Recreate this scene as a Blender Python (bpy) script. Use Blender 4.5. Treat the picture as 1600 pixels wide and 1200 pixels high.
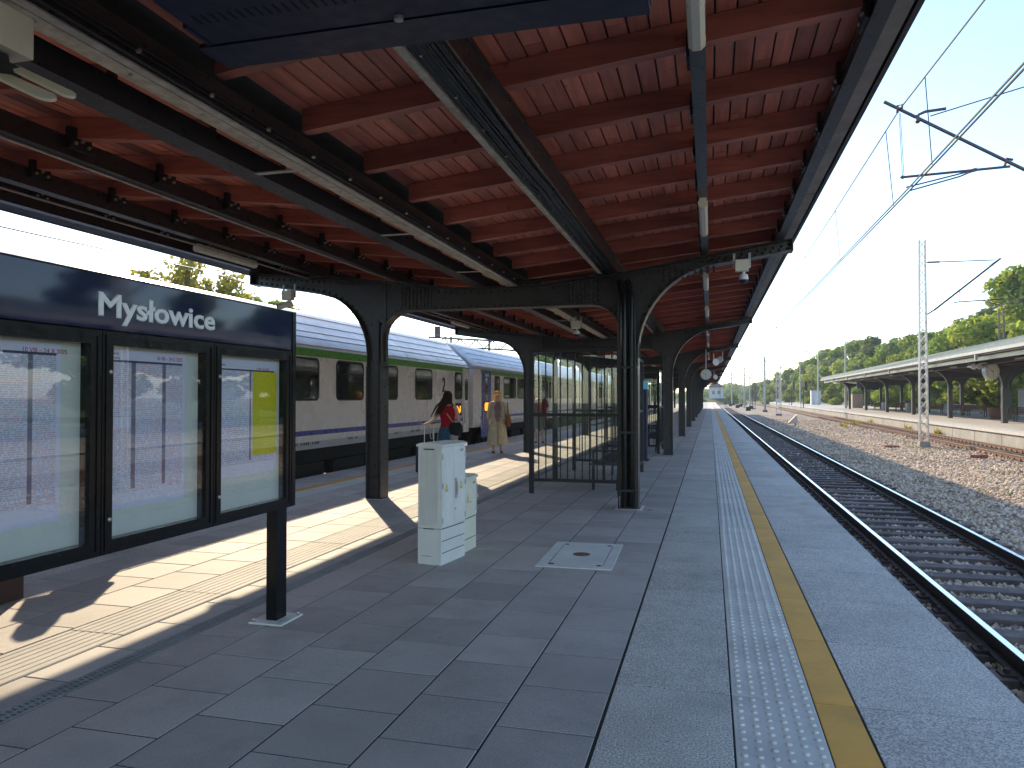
import bpy, math, random
import numpy as np
from mathutils import Vector, Matrix
R = math.radians
HAZE = .00045
random.seed(7); rng = np.random.default_rng(7)
scene = bpy.context.scene
for o in list(bpy.data.objects): bpy.data.objects.remove(o)
col = scene.collection

# ------------------------------------------------------------------ camera
cam_d = bpy.data.cameras.new('camera'); cam = bpy.data.objects.new('camera', cam_d); col.objects.link(cam)
cam_d.sensor_width = 36; cam_d.lens = 26.33; cam_d.clip_start = .05; cam_d.clip_end = 6000
cam.location = (0, 0, 1.55); cam.rotation_euler = (R(91.02), 0, R(14.82))
scene.camera = cam

# ------------------------------------------------------------------ sky and sun
SUN = Vector((-1.048, 1.69, 1.0)).normalized()
world = bpy.data.worlds.new('World'); scene.world = world; world.use_nodes = True
wt = world.node_tree; wt.nodes.clear()
sky = wt.nodes.new('ShaderNodeTexSky'); sky.sky_type = 'NISHITA'; sky.sun_disc = False
sky.sun_elevation = math.asin(SUN.z); sky.sun_rotation = math.atan2(SUN.x, SUN.y)
sky.air_density = 1.0; sky.dust_density = .35; sky.ozone_density = 1.9; sky.altitude = 250
bg = wt.nodes.new('ShaderNodeBackground'); bg.inputs[1].default_value = .15
wo = wt.nodes.new('ShaderNodeOutputWorld')
wt.links.new(sky.outputs[0], bg.inputs[0]); wt.links.new(bg.outputs[0], wo.inputs[0])
sun_d = bpy.data.lights.new('sun', 'SUN'); sun = bpy.data.objects.new('sun', sun_d); col.objects.link(sun)
sun_d.energy = 2.65; sun_d.angle = R(.53); sun_d.color = (1, .83, .58)
sun.rotation_euler = SUN.to_track_quat('Z', 'Y').to_euler(); sun.location = (-20, 30, 30)
vs = scene.view_settings; vs.view_transform = 'Standard'; vs.look = 'None'; vs.gamma = 1; vs.use_curve_mapping = False
vs.exposure = 1.36
scene.render.engine = 'CYCLES'
scene.cycles.max_bounces = 8; scene.cycles.diffuse_bounces = 5; scene.cycles.transparent_max_bounces = 24
scene.cycles.caustics_reflective = False; scene.cycles.caustics_refractive = False

# ------------------------------------------------------------------ node helpers and materials
class NT:
    def __init__(s, name):
        s.m = bpy.data.materials.new(name); s.m.use_nodes = True; s.t = s.m.node_tree; s.t.nodes.clear()
        s.out = s.n('ShaderNodeOutputMaterial')
    def n(s, ty, **kw):
        x = s.t.nodes.new(ty)
        for k, v in kw.items(): setattr(x, k, v)
        return x
    def put(s, sock, v):
        if v is None: return
        if hasattr(v, 'is_output') or isinstance(v, bpy.types.NodeSocket): s.t.links.new(v, sock)
        else: sock.default_value = v
    def math(s, op, a, b=None, c=None):
        x = s.n('ShaderNodeMath', operation=op); s.put(x.inputs[0], a); s.put(x.inputs[1], b)
        if c is not None: s.put(x.inputs[2], c)
        return x.outputs[0]
    def mix(s, f, a, b, mode='MIX'):
        x = s.n('ShaderNodeMix', data_type='RGBA', blend_type=mode)
        s.put(x.inputs[0], f); s.put(x.inputs[6], a); s.put(x.inputs[7], b); return x.outputs[2]
    def coords(s, scale=(1, 1, 1), rnd=True, kind='Object'):
        tc = s.n('ShaderNodeTexCoord'); v = tc.outputs[kind]
        mp = s.n('ShaderNodeMapping'); s.put(mp.inputs[0], v); mp.inputs[3].default_value = scale
        if rnd:
            oi = s.n('ShaderNodeObjectInfo'); cx = s.n('ShaderNodeCombineXYZ')
            k = s.math('MULTIPLY', oi.outputs['Random'], 93.7)
            for i in range(3): s.put(cx.inputs[i], k)
            s.put(mp.inputs[1], cx.outputs[0])
        return mp.outputs[0]
    def noise(s, vec, scale, detail=4, rough=.6):
        x = s.n('ShaderNodeTexNoise'); s.put(x.inputs['Vector'], vec); x.inputs['Scale'].default_value = scale
        x.inputs['Detail'].default_value = detail; x.inputs['Roughness'].default_value = rough
        return x.outputs[0]
    def ramp(s, f, stops):
        x = s.n('ShaderNodeValToRGB'); s.put(x.inputs[0], f); e = x.color_ramp.elements
        while len(e) < len(stops): e.new(.5)
        for i, (p, c) in enumerate(stops): e[i].position = p; e[i].color = c if len(c) == 4 else (*c, 1)
        return x.outputs[0]
    def rand(s):
        oi = s.n('ShaderNodeObjectInfo'); g = s.n('ShaderNodeNewGeometry')
        return s.math('FRACT', s.math('ADD', oi.outputs['Random'], g.outputs['Random Per Island']))
    def bump(s, h, strength=.3, dist=.01):
        b = s.n('ShaderNodeBump'); b.inputs['Strength'].default_value = strength; b.inputs['Distance'].default_value = dist
        s.put(b.inputs['Height'], h); return b.outputs[0]
    def bsdf(s, color, rough=.5, metal=0, normal=None, spec=.5, **kw):
        p = s.n('ShaderNodeBsdfPrincipled'); s.put(p.inputs['Base Color'], color); s.put(p.inputs['Roughness'], rough)
        s.put(p.inputs['Metallic'], metal); p.inputs['Specular IOR Level'].default_value = spec
        if normal is not None: s.put(p.inputs['Normal'], normal)
        for k, v in kw.items(): s.put(p.inputs[k.replace('_', ' ')], v)
        s.t.links.new(p.outputs[0], s.out.inputs[0]); return p

def c4(c): return (*c, 1) if len(c) == 3 else c
def mul(c, k): return tuple(min(1, x * k) for x in c)
def mat(name, c, rough=.5, metal=0, var=.15, scale=6, bump=0, bscale=80, spec=.5, rnd=0, stain=0, detail=4):
    """painted, metal, stone or cloth surface: base colour broken up by noise, optional piece-to-piece variation, stains and relief"""
    s = NT(name); v = s.coords()
    f = s.noise(v, scale, detail)
    cc = s.ramp(f, [(.3, mul(c, 1 - var)), (.7, mul(c, 1 + var))])
    if rnd:
        k = s.math('ADD', s.math('MULTIPLY', s.rand(), 2 * rnd), 1 - rnd)
        x = s.n('ShaderNodeCombineColor'); [s.put(x.inputs[i], k) for i in range(3)]
        cc = s.mix(1.0, cc, x.outputs[0], 'MULTIPLY')
    if stain:
        f2 = s.noise(v, scale * .23, 6, .7); m = s.ramp(f2, [(.48, (0, 0, 0)), (.72, (1, 1, 1))])
        m2 = s.math('MULTIPLY', m, stain); cc = s.mix(m2, cc, c4(mul(c, .35)))
    rr = s.ramp(s.noise(v, scale * 2.3, 3), [(.3, (max(0, rough - .08),) * 3), (.7, (min(1, rough + .08),) * 3)])
    nm = s.bump(s.noise(v, bscale, 5), bump, .01) if bump else None
    s.bsdf(cc, rr, metal, nm, spec); return s.m

M = {}
def speck(name, c, contrast=.55, sc=170, rough=.75, rnd=.08, bump=.25, wear=.36):
    s = NT(name); v = s.coords()
    f = s.noise(v, sc, 2, .7); g = s.noise(v, 2.2, 6, .65)
    a = s.ramp(f, [(.36, mul(c, 1 - contrast)), (.5, c), (.64, mul(c, 1 + contrast))])
    b = s.ramp(g, [(.3, (.82,) * 3), (.55, (1, 1, 1)), (.8, (1.0,) * 3)])
    cc = s.mix(1.0, a, b, 'MULTIPLY')
    k = s.math('ADD', s.math('MULTIPLY', s.rand(), 2 * rnd), 1 - rnd)
    x = s.n('ShaderNodeCombineColor'); [s.put(x.inputs[i], k) for i in range(3)]
    cc = s.mix(1.0, cc, x.outputs[0], 'MULTIPLY')
    g2 = s.noise(v, .9, 7, .72); st = s.ramp(g2, [(.50, (0, 0, 0)), (.66, (1, 1, 1))])
    cc = s.mix(s.math('MULTIPLY', st, wear), cc, c4(mul(c, .42)))
    sc_ = s.noise(s.coords((1, 9, 1)), 3.2, 5, .7); sm = s.ramp(sc_, [(.62, (0, 0, 0)), (.72, (1, 1, 1))])
    cc = s.mix(s.math('MULTIPLY', sm, .16), cc, c4(mul(c, 1.6)))
    # dark chewing-gum spots and small scuffs
    vor = s.n('ShaderNodeTexVoronoi'); s.put(vor.inputs['Vector'], v); vor.inputs['Scale'].default_value = 2.6
    gum = s.ramp(vor.outputs['Distance'], [(.028, (1, 1, 1)), (.04, (0, 0, 0))])
    cc = s.mix(s.math('MULTIPLY', gum, .55), cc, c4(mul(c, .3)))
    s.bsdf(cc, rough, 0, s.bump(f, bump, .004)); M[name] = s.m
speck('granite_slab', (.62, .575, .505), .5, 100)
speck('grey_paving', (.50, .445, .395), .25, 220, .72, .14, .18, .28)
speck('edge_granite', (.62, .575, .505), .5, 100)
speck('tactile_concrete', (.76, .73, .66), .09, 200, .7, .05, .1, .14)
speck('ribbed_concrete', (.50, .46, .40), .12, 200, .75, .05, .1)
speck('yellow_rubber', (.95, .44, .04), .14, 300, .65, .06, .35, .3)
M['joint'] = mat('joint_sand', (.02, .018, .017), .95)
M['concrete'] = mat('concrete', (.34, .33, .31), .9, stain=.4, scale=3, bump=.3)
M['platform_wall'] = mat('platform_wall', (.42, .39, .34), .9, stain=.35, scale=2, bump=.3)
M['steel'] = mat('black_steel', (.04, .036, .038), .33, 0, .2, 8, .12, 30, .5)
M['steel_matt'] = mat('black_steel_matt', (.022, .021, .022), .6, 0, .2, 8)
M['steel_gloss'] = mat('black_gloss', (.010, .010, .011), .2, 0, .2, 8, 0, 80, .22)
M['bolt'] = mat('zinc_bolt', (.5, .5, .48), .4, .8)
M['galv'] = mat('galvanised', (.48, .47, .46), .5, .55, .25, 12)
M['tray'] = mat('cable_tray', (.52, .48, .40), .6, .2, .3, 14, stain=.5)
M['cable'] = mat('black_cable', (.015, .015, .016), .45)
M['cream'] = mat('cream_plastic', (.74, .68, .54), .45, 0, .06)
M['lampw'] = mat('lamp_diffuser', (.72, .69, .58), .35, 0, .04)
M['white'] = mat('white_paint', (.72, .72, .7), .45, 0, .05)
M['roofsheet'] = mat('roof_sheet', (.10, .10, .10), .7)
M['gutter'] = mat('gutter_zinc', (.36, .32, .28), .5, .3, .2, 4, stain=.4)
M['fascia'] = mat('fascia_brown', (.05, .04, .04), .5)
M['navy'] = mat('navy_housing', (.011, .015, .048), .55, 0, .2, 6)
M['navy_vent'] = mat('vent_slot', (.004, .005, .01), .8)
def wood(name, c, axis):
    s = NT(name); sc = [9, 9, 9]; sc[axis] = .8
    v = s.coords(tuple(sc)); f = s.noise(v, 1.6, 6, .65)
    cc = s.ramp(f, [(.28, mul(c, .62)), (.5, c), (.74, mul(c, 1.35))])
    k = s.math('ADD', s.math('MULTIPLY', s.rand(), .44), .78)
    x = s.n('ShaderNodeCombineColor'); [s.put(x.inputs[i], k) for i in range(3)]
    cc = s.mix(1.0, cc, x.outputs[0], 'MULTIPLY')
    vk = s.coords((1, 1, 1)); vo = s.n('ShaderNodeTexVoronoi'); s.put(vo.inputs['Vector'], vk); vo.inputs['Scale'].default_value = 4.2
    kn = s.ramp(vo.outputs['Distance'], [(.05, (1, 1, 1)), (.11, (0, 0, 0))])
    cc = s.mix(s.math('MULTIPLY', kn, .6), cc, c4(mul(c, .32)))
    st = s.ramp(s.noise(vk, .9, 5, .7), [(.5, (0, 0, 0)), (.75, (1, 1, 1))])
    cc = s.mix(s.math('MULTIPLY', st, .5), cc, c4((c[0] * .42, c[1] * .6, c[2] * .75)))
    s.bsdf(cc, .55, 0, s.bump(f, .25, .006)); M[name] = s.m
wood('stained_plank', (.62, .205, .14), 1)
wood('stained_rafter', (.42, .135, .095), 0)
wood('bench_wood', (.17, .07, .045), 1)
M['sleeper'] = mat('tarred_sleeper', (.15, .112, .10), .8, 0, .35, 5, .4, 40, .4, .25)
M['sleeper_rust'] = mat('concrete_sleeper', (.23, .17, .12), .85, 0, .3, 5, .3, 40, .4, .2)
M['rail_side'] = mat('rusty_rail', (.05, .033, .028), .7, .2, .3, 20)
M['rail_rust'] = mat('rusty_rail_light', (.20, .10, .055), .7, .2, .3, 20)
M['rail_top'] = mat('polished_rail', (.8, .82, .85), .25, 1, .06, 30)
M['rail_top2'] = mat('worn_rail', (.40, .30, .22), .4, .6, .15, 30)
M['fastener'] = mat('rusty_fastener', (.09, .05, .035), .8)
def ballast(name, c1, c2):
    s = NT(name); v = s.coords(rnd=False); vo = s.n('ShaderNodeTexVoronoi'); s.put(vo.inputs['Vector'], v); vo.inputs['Scale'].default_value = 17
    cc = s.ramp(vo.outputs['Color'], [(.15, mul(c1, .55)), (.5, c1), (.85, c2)])
    pat = s.ramp(s.noise(v, .35, 6, .7), [(.42, (0, 0, 0)), (.68, (1, 1, 1))])
    cc = s.mix(s.math('MULTIPLY', pat, .5), cc, c4((.17, .12, .075)))
    s.bsdf(cc, .9, 0, s.bump(vo.outputs['Distance'], 1.0, .05)); M[name] = s.m
ballast('ballast', (.42, .33, .25), (.62, .51, .40))
s = NT('stone'); k = s.rand()
cc = s.ramp(k, [(0, (.34, .24, .165)), (.35, (.62, .455, .315)), (.7, (.78, .60, .43)), (1, (.86, .74, .58))])
s.bsdf(cc, .9, 0, s.bump(s.noise(s.coords(), 60, 3), .4, .01)); M['stone'] = s.m
s = NT('earth_and_grass'); v = s.coords(rnd=False)
f = s.noise(v, .06, 8, .7); cc = s.ramp(f, [(.35, (.10, .13, .035)), (.5, (.15, .17, .05)), (.62, (.2, .17, .09))])
cc = s.mix(s.math('MULTIPLY', s.noise(v, 4, 5), .6), cc, (.06, .075, .02, 1)); s.bsdf(cc, .95); M['earth'] = s.m
def leaf(name, c, c2, trans=.45):
    s = NT(name); k = s.rand(); g = s.n('ShaderNodeNewGeometry')
    cl = s.noise(s.coords(), .55, 3)
    cc = s.ramp(s.math('ADD', s.math('MULTIPLY', k, .6), s.math('MULTIPLY', cl, .4)), [(.15, c), (.8, c2)])
    p = s.bsdf(cc, .55, 0, None, .3); tr = s.n('ShaderNodeBsdfTranslucent'); s.put(tr.inputs[0], s.mix(1.0, cc, (1.25, 1.2, .55, 1), 'MULTIPLY'))
    mx = s.n('ShaderNodeMixShader'); mx.inputs[0].default_value = trans
    s.t.links.new(p.outputs[0], mx.inputs[1]); s.t.links.new(tr.outputs[0], mx.inputs[2]); s.t.links.new(mx.outputs[0], s.out.inputs[0]); M[name] = s.m
leaf('leaf_green', (.11, .18, .03), (.25, .36, .08), .5)
leaf('leaf_dark', (.08, .12, .034), (.18, .23, .065), .5)
leaf('leaf_yellow', (.17, .235, .04), (.37, .43, .095), .5)
leaf('leaf_autumn', (.2, .2, .045), (.42, .36, .09), .55)
leaf('leaf_silver', (.17, .20, .09), (.34, .38, .18))
leaf('grass', (.10, .13, .02), (.24, .26, .05), .35)
M['bark'] = mat('bark', (.09, .065, .05), .9, 0, .3, 6, .5, 30)
def glass(name, tint=(.85, .92, .9), refl=1.0):
    """thin sheet: clear, with the mirror share rising towards grazing view (Schlick), the same from both sides"""
    s = NT(name); tr = s.n('ShaderNodeBsdfTransparent'); tr.inputs[0].default_value = c4(tint)
    gl = s.n('ShaderNodeBsdfGlossy'); gl.inputs['Roughness'].default_value = .012
    g = s.n('ShaderNodeNewGeometry'); d = s.n('ShaderNodeVectorMath', operation='DOT_PRODUCT')
    s.put(d.inputs[0], g.outputs['Normal']); s.put(d.inputs[1], g.outputs['Incoming'])
    k = s.math('POWER', s.math('SUBTRACT', 1, s.math('ABSOLUTE', d.outputs['Value'])), 5)
    mx = s.n('ShaderNodeMixShader'); s.put(mx.inputs[0], s.math('MULTIPLY', s.math('ADD', s.math('MULTIPLY', k, .95), .05), refl))
    s.t.links.new(tr.outputs[0], mx.inputs[1]); s.t.links.new(gl.outputs[0], mx.inputs[2]); s.t.links.new(mx.outputs[0], s.out.inputs[0]); M[name] = s.m
glass('clear_glass', (.94, .96, .95)); glass('case_glass', (.97, .97, .98), 1.2)
M['train_beige'] = mat('coach_beige', (.84, .75, .70), .27, 0, .02, .8)
M['train_roof'] = mat('coach_roof', (.50, .51, .52), .38, .1, .1, 2, stain=.2)
M['train_green'] = mat('coach_green', (.12, .38, .055), .3, 0, .05)
M['train_blue'] = mat('coach_blue', (.07, .08, .32), .3, 0, .05)
M['train_grey'] = mat('coach_grey', (.46, .45, .46), .4, 0, .08)
M['under'] = mat('underframe', (.02, .018, .017), .8, 0, .3, 6)
M['train_glass'] = mat('coach_glass', (.012, .012, .013), .03, 0, .1, 3, 0, 80, .9)
M['rubber'] = mat('rubber', (.012, .012, .012), .6)
M['print'] = mat('dark_print', (.06, .06, .065), .6)
M['printw'] = mat('white_lettering', (.93, .93, .92), .4, 0, .02)
M['printr'] = mat('red_print', (.5, .04, .05), .6)
def emit(name, c, st):
    s = NT(name); s.bsdf(c4(c), .4, 0, None, .3, Emission_Color=c4(c), Emission_Strength=st); M[name] = s.m
emit('amber_led', (1, .33, .02), .8); emit('blue_led', (.10, .30, .45), .12)
M['cab_grey'] = mat('cabinet_grey', (.76, .76, .71), .5, 0, .07, 3, stain=.3)
M['cab_green'] = mat('cabinet_greenish', (.76, .75, .60), .5, 0, .06, 3, stain=.1)
M['dark_gap'] = mat('dark_gap', (.01, .01, .01), .9)
M['sticker'] = mat('sticker_yellow', (.65, .48, .06), .5)
M['hatch'] = mat('hatch_steel', (.78, .77, .70), .6, 0, .08, 4, stain=.08)
M['chalk'] = mat('red_marking', (.45, .06, .05), .9, 0, .3, 30)
M['backing'] = mat('case_backing', (.72, .76, .64), .6, 0, .04)
M['pale_concrete'] = mat('pale_concrete', (.50, .48, .43), .85, 0, .15, 4, stain=.2)
M['mast_grey'] = mat('mast_paint', (.62, .58, .53), .6, .1, .12, 3, stain=.2)
M['mast_dark'] = mat('mast_dark', (.06, .055, .05), .7)
M['mauve_tube'] = mat('cantilever_paint', (.10, .085, .105), .5, .2, .15)
M['insulator'] = mat('insulator', (.11, .075, .065), .35)
M['wire'] = mat('copper_wire', (.07, .06, .055), .5, .4)
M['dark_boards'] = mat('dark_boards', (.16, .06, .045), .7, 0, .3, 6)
M['pale_roof'] = mat('pale_roof_edge', (.24, .29, .28), .5, .2, .1, 2)
M['pale_gutter'] = mat('pale_gutter', (.33, .32, .31), .5, .2, .1, 2)
M['skin'] = mat('skin', (.58, .36, .26), .55, 0, .08, 20)
M['clockface'] = mat('clock_face', (.66, .65, .58), .4, 0, .03)
def cloth(n, c):
    M[n] = m = mat(n, c, .85, 0, .14, 14, .3, 120)
    if max(c) > .12 or 'hair' in n:
        t = m.node_tree; out = [x for x in t.nodes if x.type == 'OUTPUT_MATERIAL'][0]; p = [x for x in t.nodes if x.type == 'BSDF_PRINCIPLED'][0]
        tr = t.nodes.new('ShaderNodeBsdfTranslucent'); mx = t.nodes.new('ShaderNodeMixShader'); mx.inputs[0].default_value = .45
        t.links.new(p.inputs[0].links[0].from_socket, tr.inputs[0]); t.links.new(p.outputs[0], mx.inputs[1]); t.links.new(tr.outputs[0], mx.inputs[2]); t.links.new(mx.outputs[0], out.inputs[0])
for n, c in dict(red_cloth=(.52, .02, .035), teal_cloth=(.06, .17, .26), mauve_cloth=(.40, .28, .26), cream_cloth=(.80, .69, .48), beige_knit=(.70, .60, .46),
                 maroon_cloth=(.30, .045, .07), grey_cloth=(.25, .28, .29), black_cloth=(.014, .013, .017), tan_leather=(.33, .17, .07),
                 brown_hair=(.06, .028, .014), blonde_hair=(.78, .58, .30), grey_hair=(.35, .33, .30), white_cloth=(.6, .58, .5), dark_cloth=(.05, .04, .04)).items(): cloth(n, c)
M['brownbin'] = mat('brown_panel', (.05, .022, .018), .5)
M['brick_red'] = mat('red_brick', (.30, .12, .08), .85)
M['white_wall'] = mat('white_render', (.60, .60, .60), .85)
M['roof_tile'] = mat('roof_tile', (.22, .13, .10), .8)
M['car_white'] = mat('car_white', (.62, .66, .72), .2, 0, .02)
M['beige_box'] = mat('beige_box', (.42, .34, .27), .85, 0, .08, 2)

# ------------------------------------------------------------------ mesh helpers
class MB:
    def __init__(s): s.v = []; s.f = []; s.mi = []; s.cur = 0
    def add(s, vs, fs):
        b = len(s.v); s.v += [tuple(p) for p in vs]
        for f in fs: s.f.append(tuple(b + i for i in f)); s.mi.append(s.cur)
        return s
    def box(s, x0, x1, y0, y1, z0, z1):
        return s.add([(x0, y0, z0), (x1, y0, z0), (x1, y1, z0), (x0, y1, z0), (x0, y0, z1), (x1, y0, z1), (x1, y1, z1), (x0, y1, z1)],
                     [(0, 3, 2, 1), (4, 5, 6, 7), (0, 1, 5, 4), (1, 2, 6, 5), (2, 3, 7, 6), (3, 0, 4, 7)])
    def bar(s, p0, p1, w, h, up=(0, 0, 1)):
        p0 = Vector(p0); p1 = Vector(p1); d = (p1 - p0).normalized(); u = Vector(up)
        if abs(d.dot(u)) > .99: u = Vector((0, 1, 0))
        a = d.cross(u).normalized() * w / 2; b = a.cross(d).normalized() * h / 2
        P = []
        for p in (p0, p1): P += [p - a - b, p + a - b, p + a + b, p - a + b]
        return s.add(P, [(0, 3, 2, 1), (4, 5, 6, 7), (0, 1, 5, 4), (1, 2, 6, 5), (2, 3, 7, 6), (3, 0, 4, 7)])
    def tube(s, pts, r, n=8, cap=True):
        pts = [Vector(p) for p in pts]; rs = r if isinstance(r, (list, tuple)) else [r] * len(pts)
        V = []; F = []; u = None
        for i, p in enumerate(pts):
            d = (pts[min(i + 1, len(pts) - 1)] - pts[max(i - 1, 0)]).normalized()
            if u is None: u = Vector((0, 0, 1)) if abs(d.z) < .9 else Vector((1, 0, 0))
            a = (u - d * u.dot(d)).normalized(); b = d.cross(a); u = a
            for k in range(n):
                t = 2 * math.pi * k / n; V.append(p + (a * math.cos(t) + b * math.sin(t)) * rs[i])
        for i in range(len(pts) - 1):
            for k in range(n): F.append((i * n + k, i * n + (k + 1) % n, (i + 1) * n + (k + 1) % n, (i + 1) * n + k))
        if cap: F.append(tuple(range(n - 1, -1, -1))); F.append(tuple(range((len(pts) - 1) * n, len(pts) * n)))
        return s.add(V, F)
    def prism(s, poly, a, b, ax='y'):
        mk = {'y': lambda p, t: (p[0], t, p[1]), 'x': lambda p, t: (t, p[0], p[1]), 'z': lambda p, t: (p[0], p[1], t)}[ax]
        n = len(poly); V = [mk(p, a) for p in poly] + [mk(p, b) for p in poly]
        F = [tuple(range(n)), tuple(range(2 * n - 1, n - 1, -1))] + [(i, n + i, n + (i + 1) % n, (i + 1) % n) for i in range(n)]
        return s.add(V, F)
    def ribbon(s, pts, a, b, th, side):
        """flange: a strip along an xz polyline from y=a to y=b, thickness th to one side"""
        P = [Vector((p[0], 0, p[1])) for p in pts]; V = []; F = []
        for i, p in enumerate(P):
            d = (P[min(i + 1, len(P) - 1)] - P[max(i - 1, 0)]).normalized(); nrm = Vector((-d.z, 0, d.x)) * side * th
            q = p + nrm
            V += [(p.x, a, p.z), (p.x, b, p.z), (q.x, b, q.z), (q.x, a, q.z)]
        for i in range(len(P) - 1):
            o = i * 4
            for k in range(4): F.append((o + k, o + (k + 1) % 4, o + 4 + (k + 1) % 4, o + 4 + k))
        F.append((0, 3, 2, 1)); o = (len(P) - 1) * 4; F.append((o, o + 1, o + 2, o + 3))
        return s.add(V, F)
    def lathe(s, prof, c=(0, 0, 0), n=16, ax='z'):
        V = []; F = []
        for (r, h) in prof:
            for k in range(n):
                t = 2 * math.pi * k / n; x, y = r * math.cos(t), r * math.sin(t)
                V.append({'z': (c[0] + x, c[1] + y, c[2] + h), 'y': (c[0] + x, c[1] + h, c[2] + y), 'x': (c[0] + h, c[1] + x, c[2] + y)}[ax])
        for i in range(len(prof) - 1):
            for k in range(n): F.append((i * n + k, i * n + (k + 1) % n, (i + 1) * n + (k + 1) % n, (i + 1) * n + k))
        F.append(tuple(range(n - 1, -1, -1))); F.append(tuple(range((len(prof) - 1) * n, len(prof) * n)))
        return s.add(V, F)
    def dome(s, x, y, z, r, h, n=6):
        V = [(x + r * math.cos(2 * math.pi * k / n), y + r * math.sin(2 * math.pi * k / n), z) for k in range(n)]
        V += [(x + .6 * r * math.cos(2 * math.pi * k / n), y + .6 * r * math.sin(2 * math.pi * k / n), z + h) for k in range(n)]
        return s.add(V, [(k, (k + 1) % n, n + (k + 1) % n, n + k) for k in range(n)] + [tuple(range(n, 2 * n))])
    def loft(s, rings, n=14, cap=(True, True), pleat=0, np_=7):
        V = []; F = []
        for (cx, cy, cz, rx, ry) in rings:
            for k in range(n):
                t = 2 * math.pi * k / n; q = 1 + pleat * math.cos(np_ * t)
                V.append((cx + rx * q * math.cos(t), cy + ry * q * math.sin(t), cz))
        for i in range(len(rings) - 1):
            for k in range(n): F.append((i * n + k, i * n + (k + 1) % n, (i + 1) * n + (k + 1) % n, (i + 1) * n + k))
        if cap[0]: F.append(tuple(range(n - 1, -1, -1)))
        if cap[1]: F.append(tuple(range((len(rings) - 1) * n, len(rings) * n)))
        return s.add(V, F)
    def mesh(s, name, mats, smooth=False):
        me = bpy.data.meshes.new(name); me.from_pydata(s.v, [], s.f)
        for m in (mats if isinstance(mats, (list, tuple)) else [mats]): me.materials.append(M[m])
        me.polygons.foreach_set('material_index', s.mi)
        if smooth: me.polygons.foreach_set('use_smooth', [True] * len(me.polygons)); me.set_sharp_from_angle(angle=R(40))
        me.update(); return me
    def shift(s, d): s.v = [(p[0] - d[0], p[1] - d[1], p[2] - d[2]) for p in s.v]; return s

def link(name, me, parent=None, stuff=False, loc=None):
    o = bpy.data.objects.new(name, me); col.objects.link(o)
    if parent is not None: o.parent = parent
    if stuff: o['kind'] = 'stuff'
    if loc is not None: o.location = loc
    return o
def rootof(o):
    while o.parent: o = o.parent
    return o
def part(name, mb, mats, parent, smooth=False, stuff=False, local=False, label=None):
    """a part built in world coordinates (or local ones) under its thing"""
    if not local: mb.shift(rootof(parent).location)
    o = link(name, mb.mesh(name, mats, smooth), parent, stuff)
    if label: o['label'] = label
    return o
def tag(o, label=None, cat=None, group=None, kind=None):
    if label: o['label'] = label
    if cat: o['category'] = cat
    if group: o['group'] = group
    if kind: o['kind'] = kind
    return o
def thing(name, label, cat, loc=(0, 0, 0), rz=0, group=None):
    o = bpy.data.objects.new(name, None); col.objects.link(o); o.empty_display_size = .3
    o.location = loc; o.rotation_euler = (0, 0, rz); return tag(o, label, cat, group)
def solo(name, mb, mats, label, cat, group=None, smooth=False):
    return tag(link(name, mb.mesh(name, mats, smooth)), label, cat, group)
def structure(name, mb, mats, smooth=False):
    return tag(link(name, mb.mesh(name, mats, smooth)), kind='structure')
def copy_tree(o, parent=None):
    c = o.copy(); col.objects.link(c)
    if parent is not None: c.parent = parent
    for ch in list(o.children): copy_tree(ch, c)
    return c
def again(o, loc, label=None, rz=None):
    c = copy_tree(o); c.location = loc
    if rz is not None: c.rotation_euler = (0, 0, rz)
    if label: c['label'] = label
    return c
def text(name, body, m, parent, size, mtx, fit=None, extrude=.001, xs=1, off=0):
    cu = bpy.data.curves.new(name, 'FONT'); cu.body = body; cu.size = size; cu.extrude = extrude; cu.resolution_u = 3; cu.bevel_depth = off; cu.bevel_resolution = 0
    t = bpy.data.objects.new(name, cu); col.objects.link(t)
    dg = bpy.context.evaluated_depsgraph_get(); dg.update()
    me = bpy.data.meshes.new_from_object(t.evaluated_get(dg)); bpy.data.objects.remove(t)
    n = len(me.vertices); a = np.empty(n * 3); me.vertices.foreach_get('co', a); a = a.reshape(-1, 3)
    a[:, 0] -= a[:, 0].min()
    if fit: a[:, 0] *= fit / a[:, 0].max()
    a[:, 0] *= xs
    mt = np.array(mtx); a = a @ mt[:3, :3].T + mt[:3, 3]
    me.vertices.foreach_set('co', a.ravel()); me.materials.clear(); me.materials.append(M[m]); me.update()
    return link(name, me, parent)
def facing_px(x, y, z): return Matrix(((0, 0, 1, x), (1, 0, 0, y), (0, 1, 0, z), (0, 0, 0, 1)))      # text on a face looking along +x
def facing_my(x, y, z): return Matrix(((1, 0, 0, x), (0, 0, -1, y), (0, 1, 0, z), (0, 0, 0, 1)))     # text on a face looking along -y
# ================================================================== ground, ballast, platforms
SL = .02                                    # the far track and platform run slightly askew
mb = MB(); mb.add([(-1500, -300, -1.0), (1500, -300, -1.0), (1500, 3000, -1.0), (-1500, 3000, -1.0)], [(0, 1, 2, 3)])
structure('ground', mb, 'earth')

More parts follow.
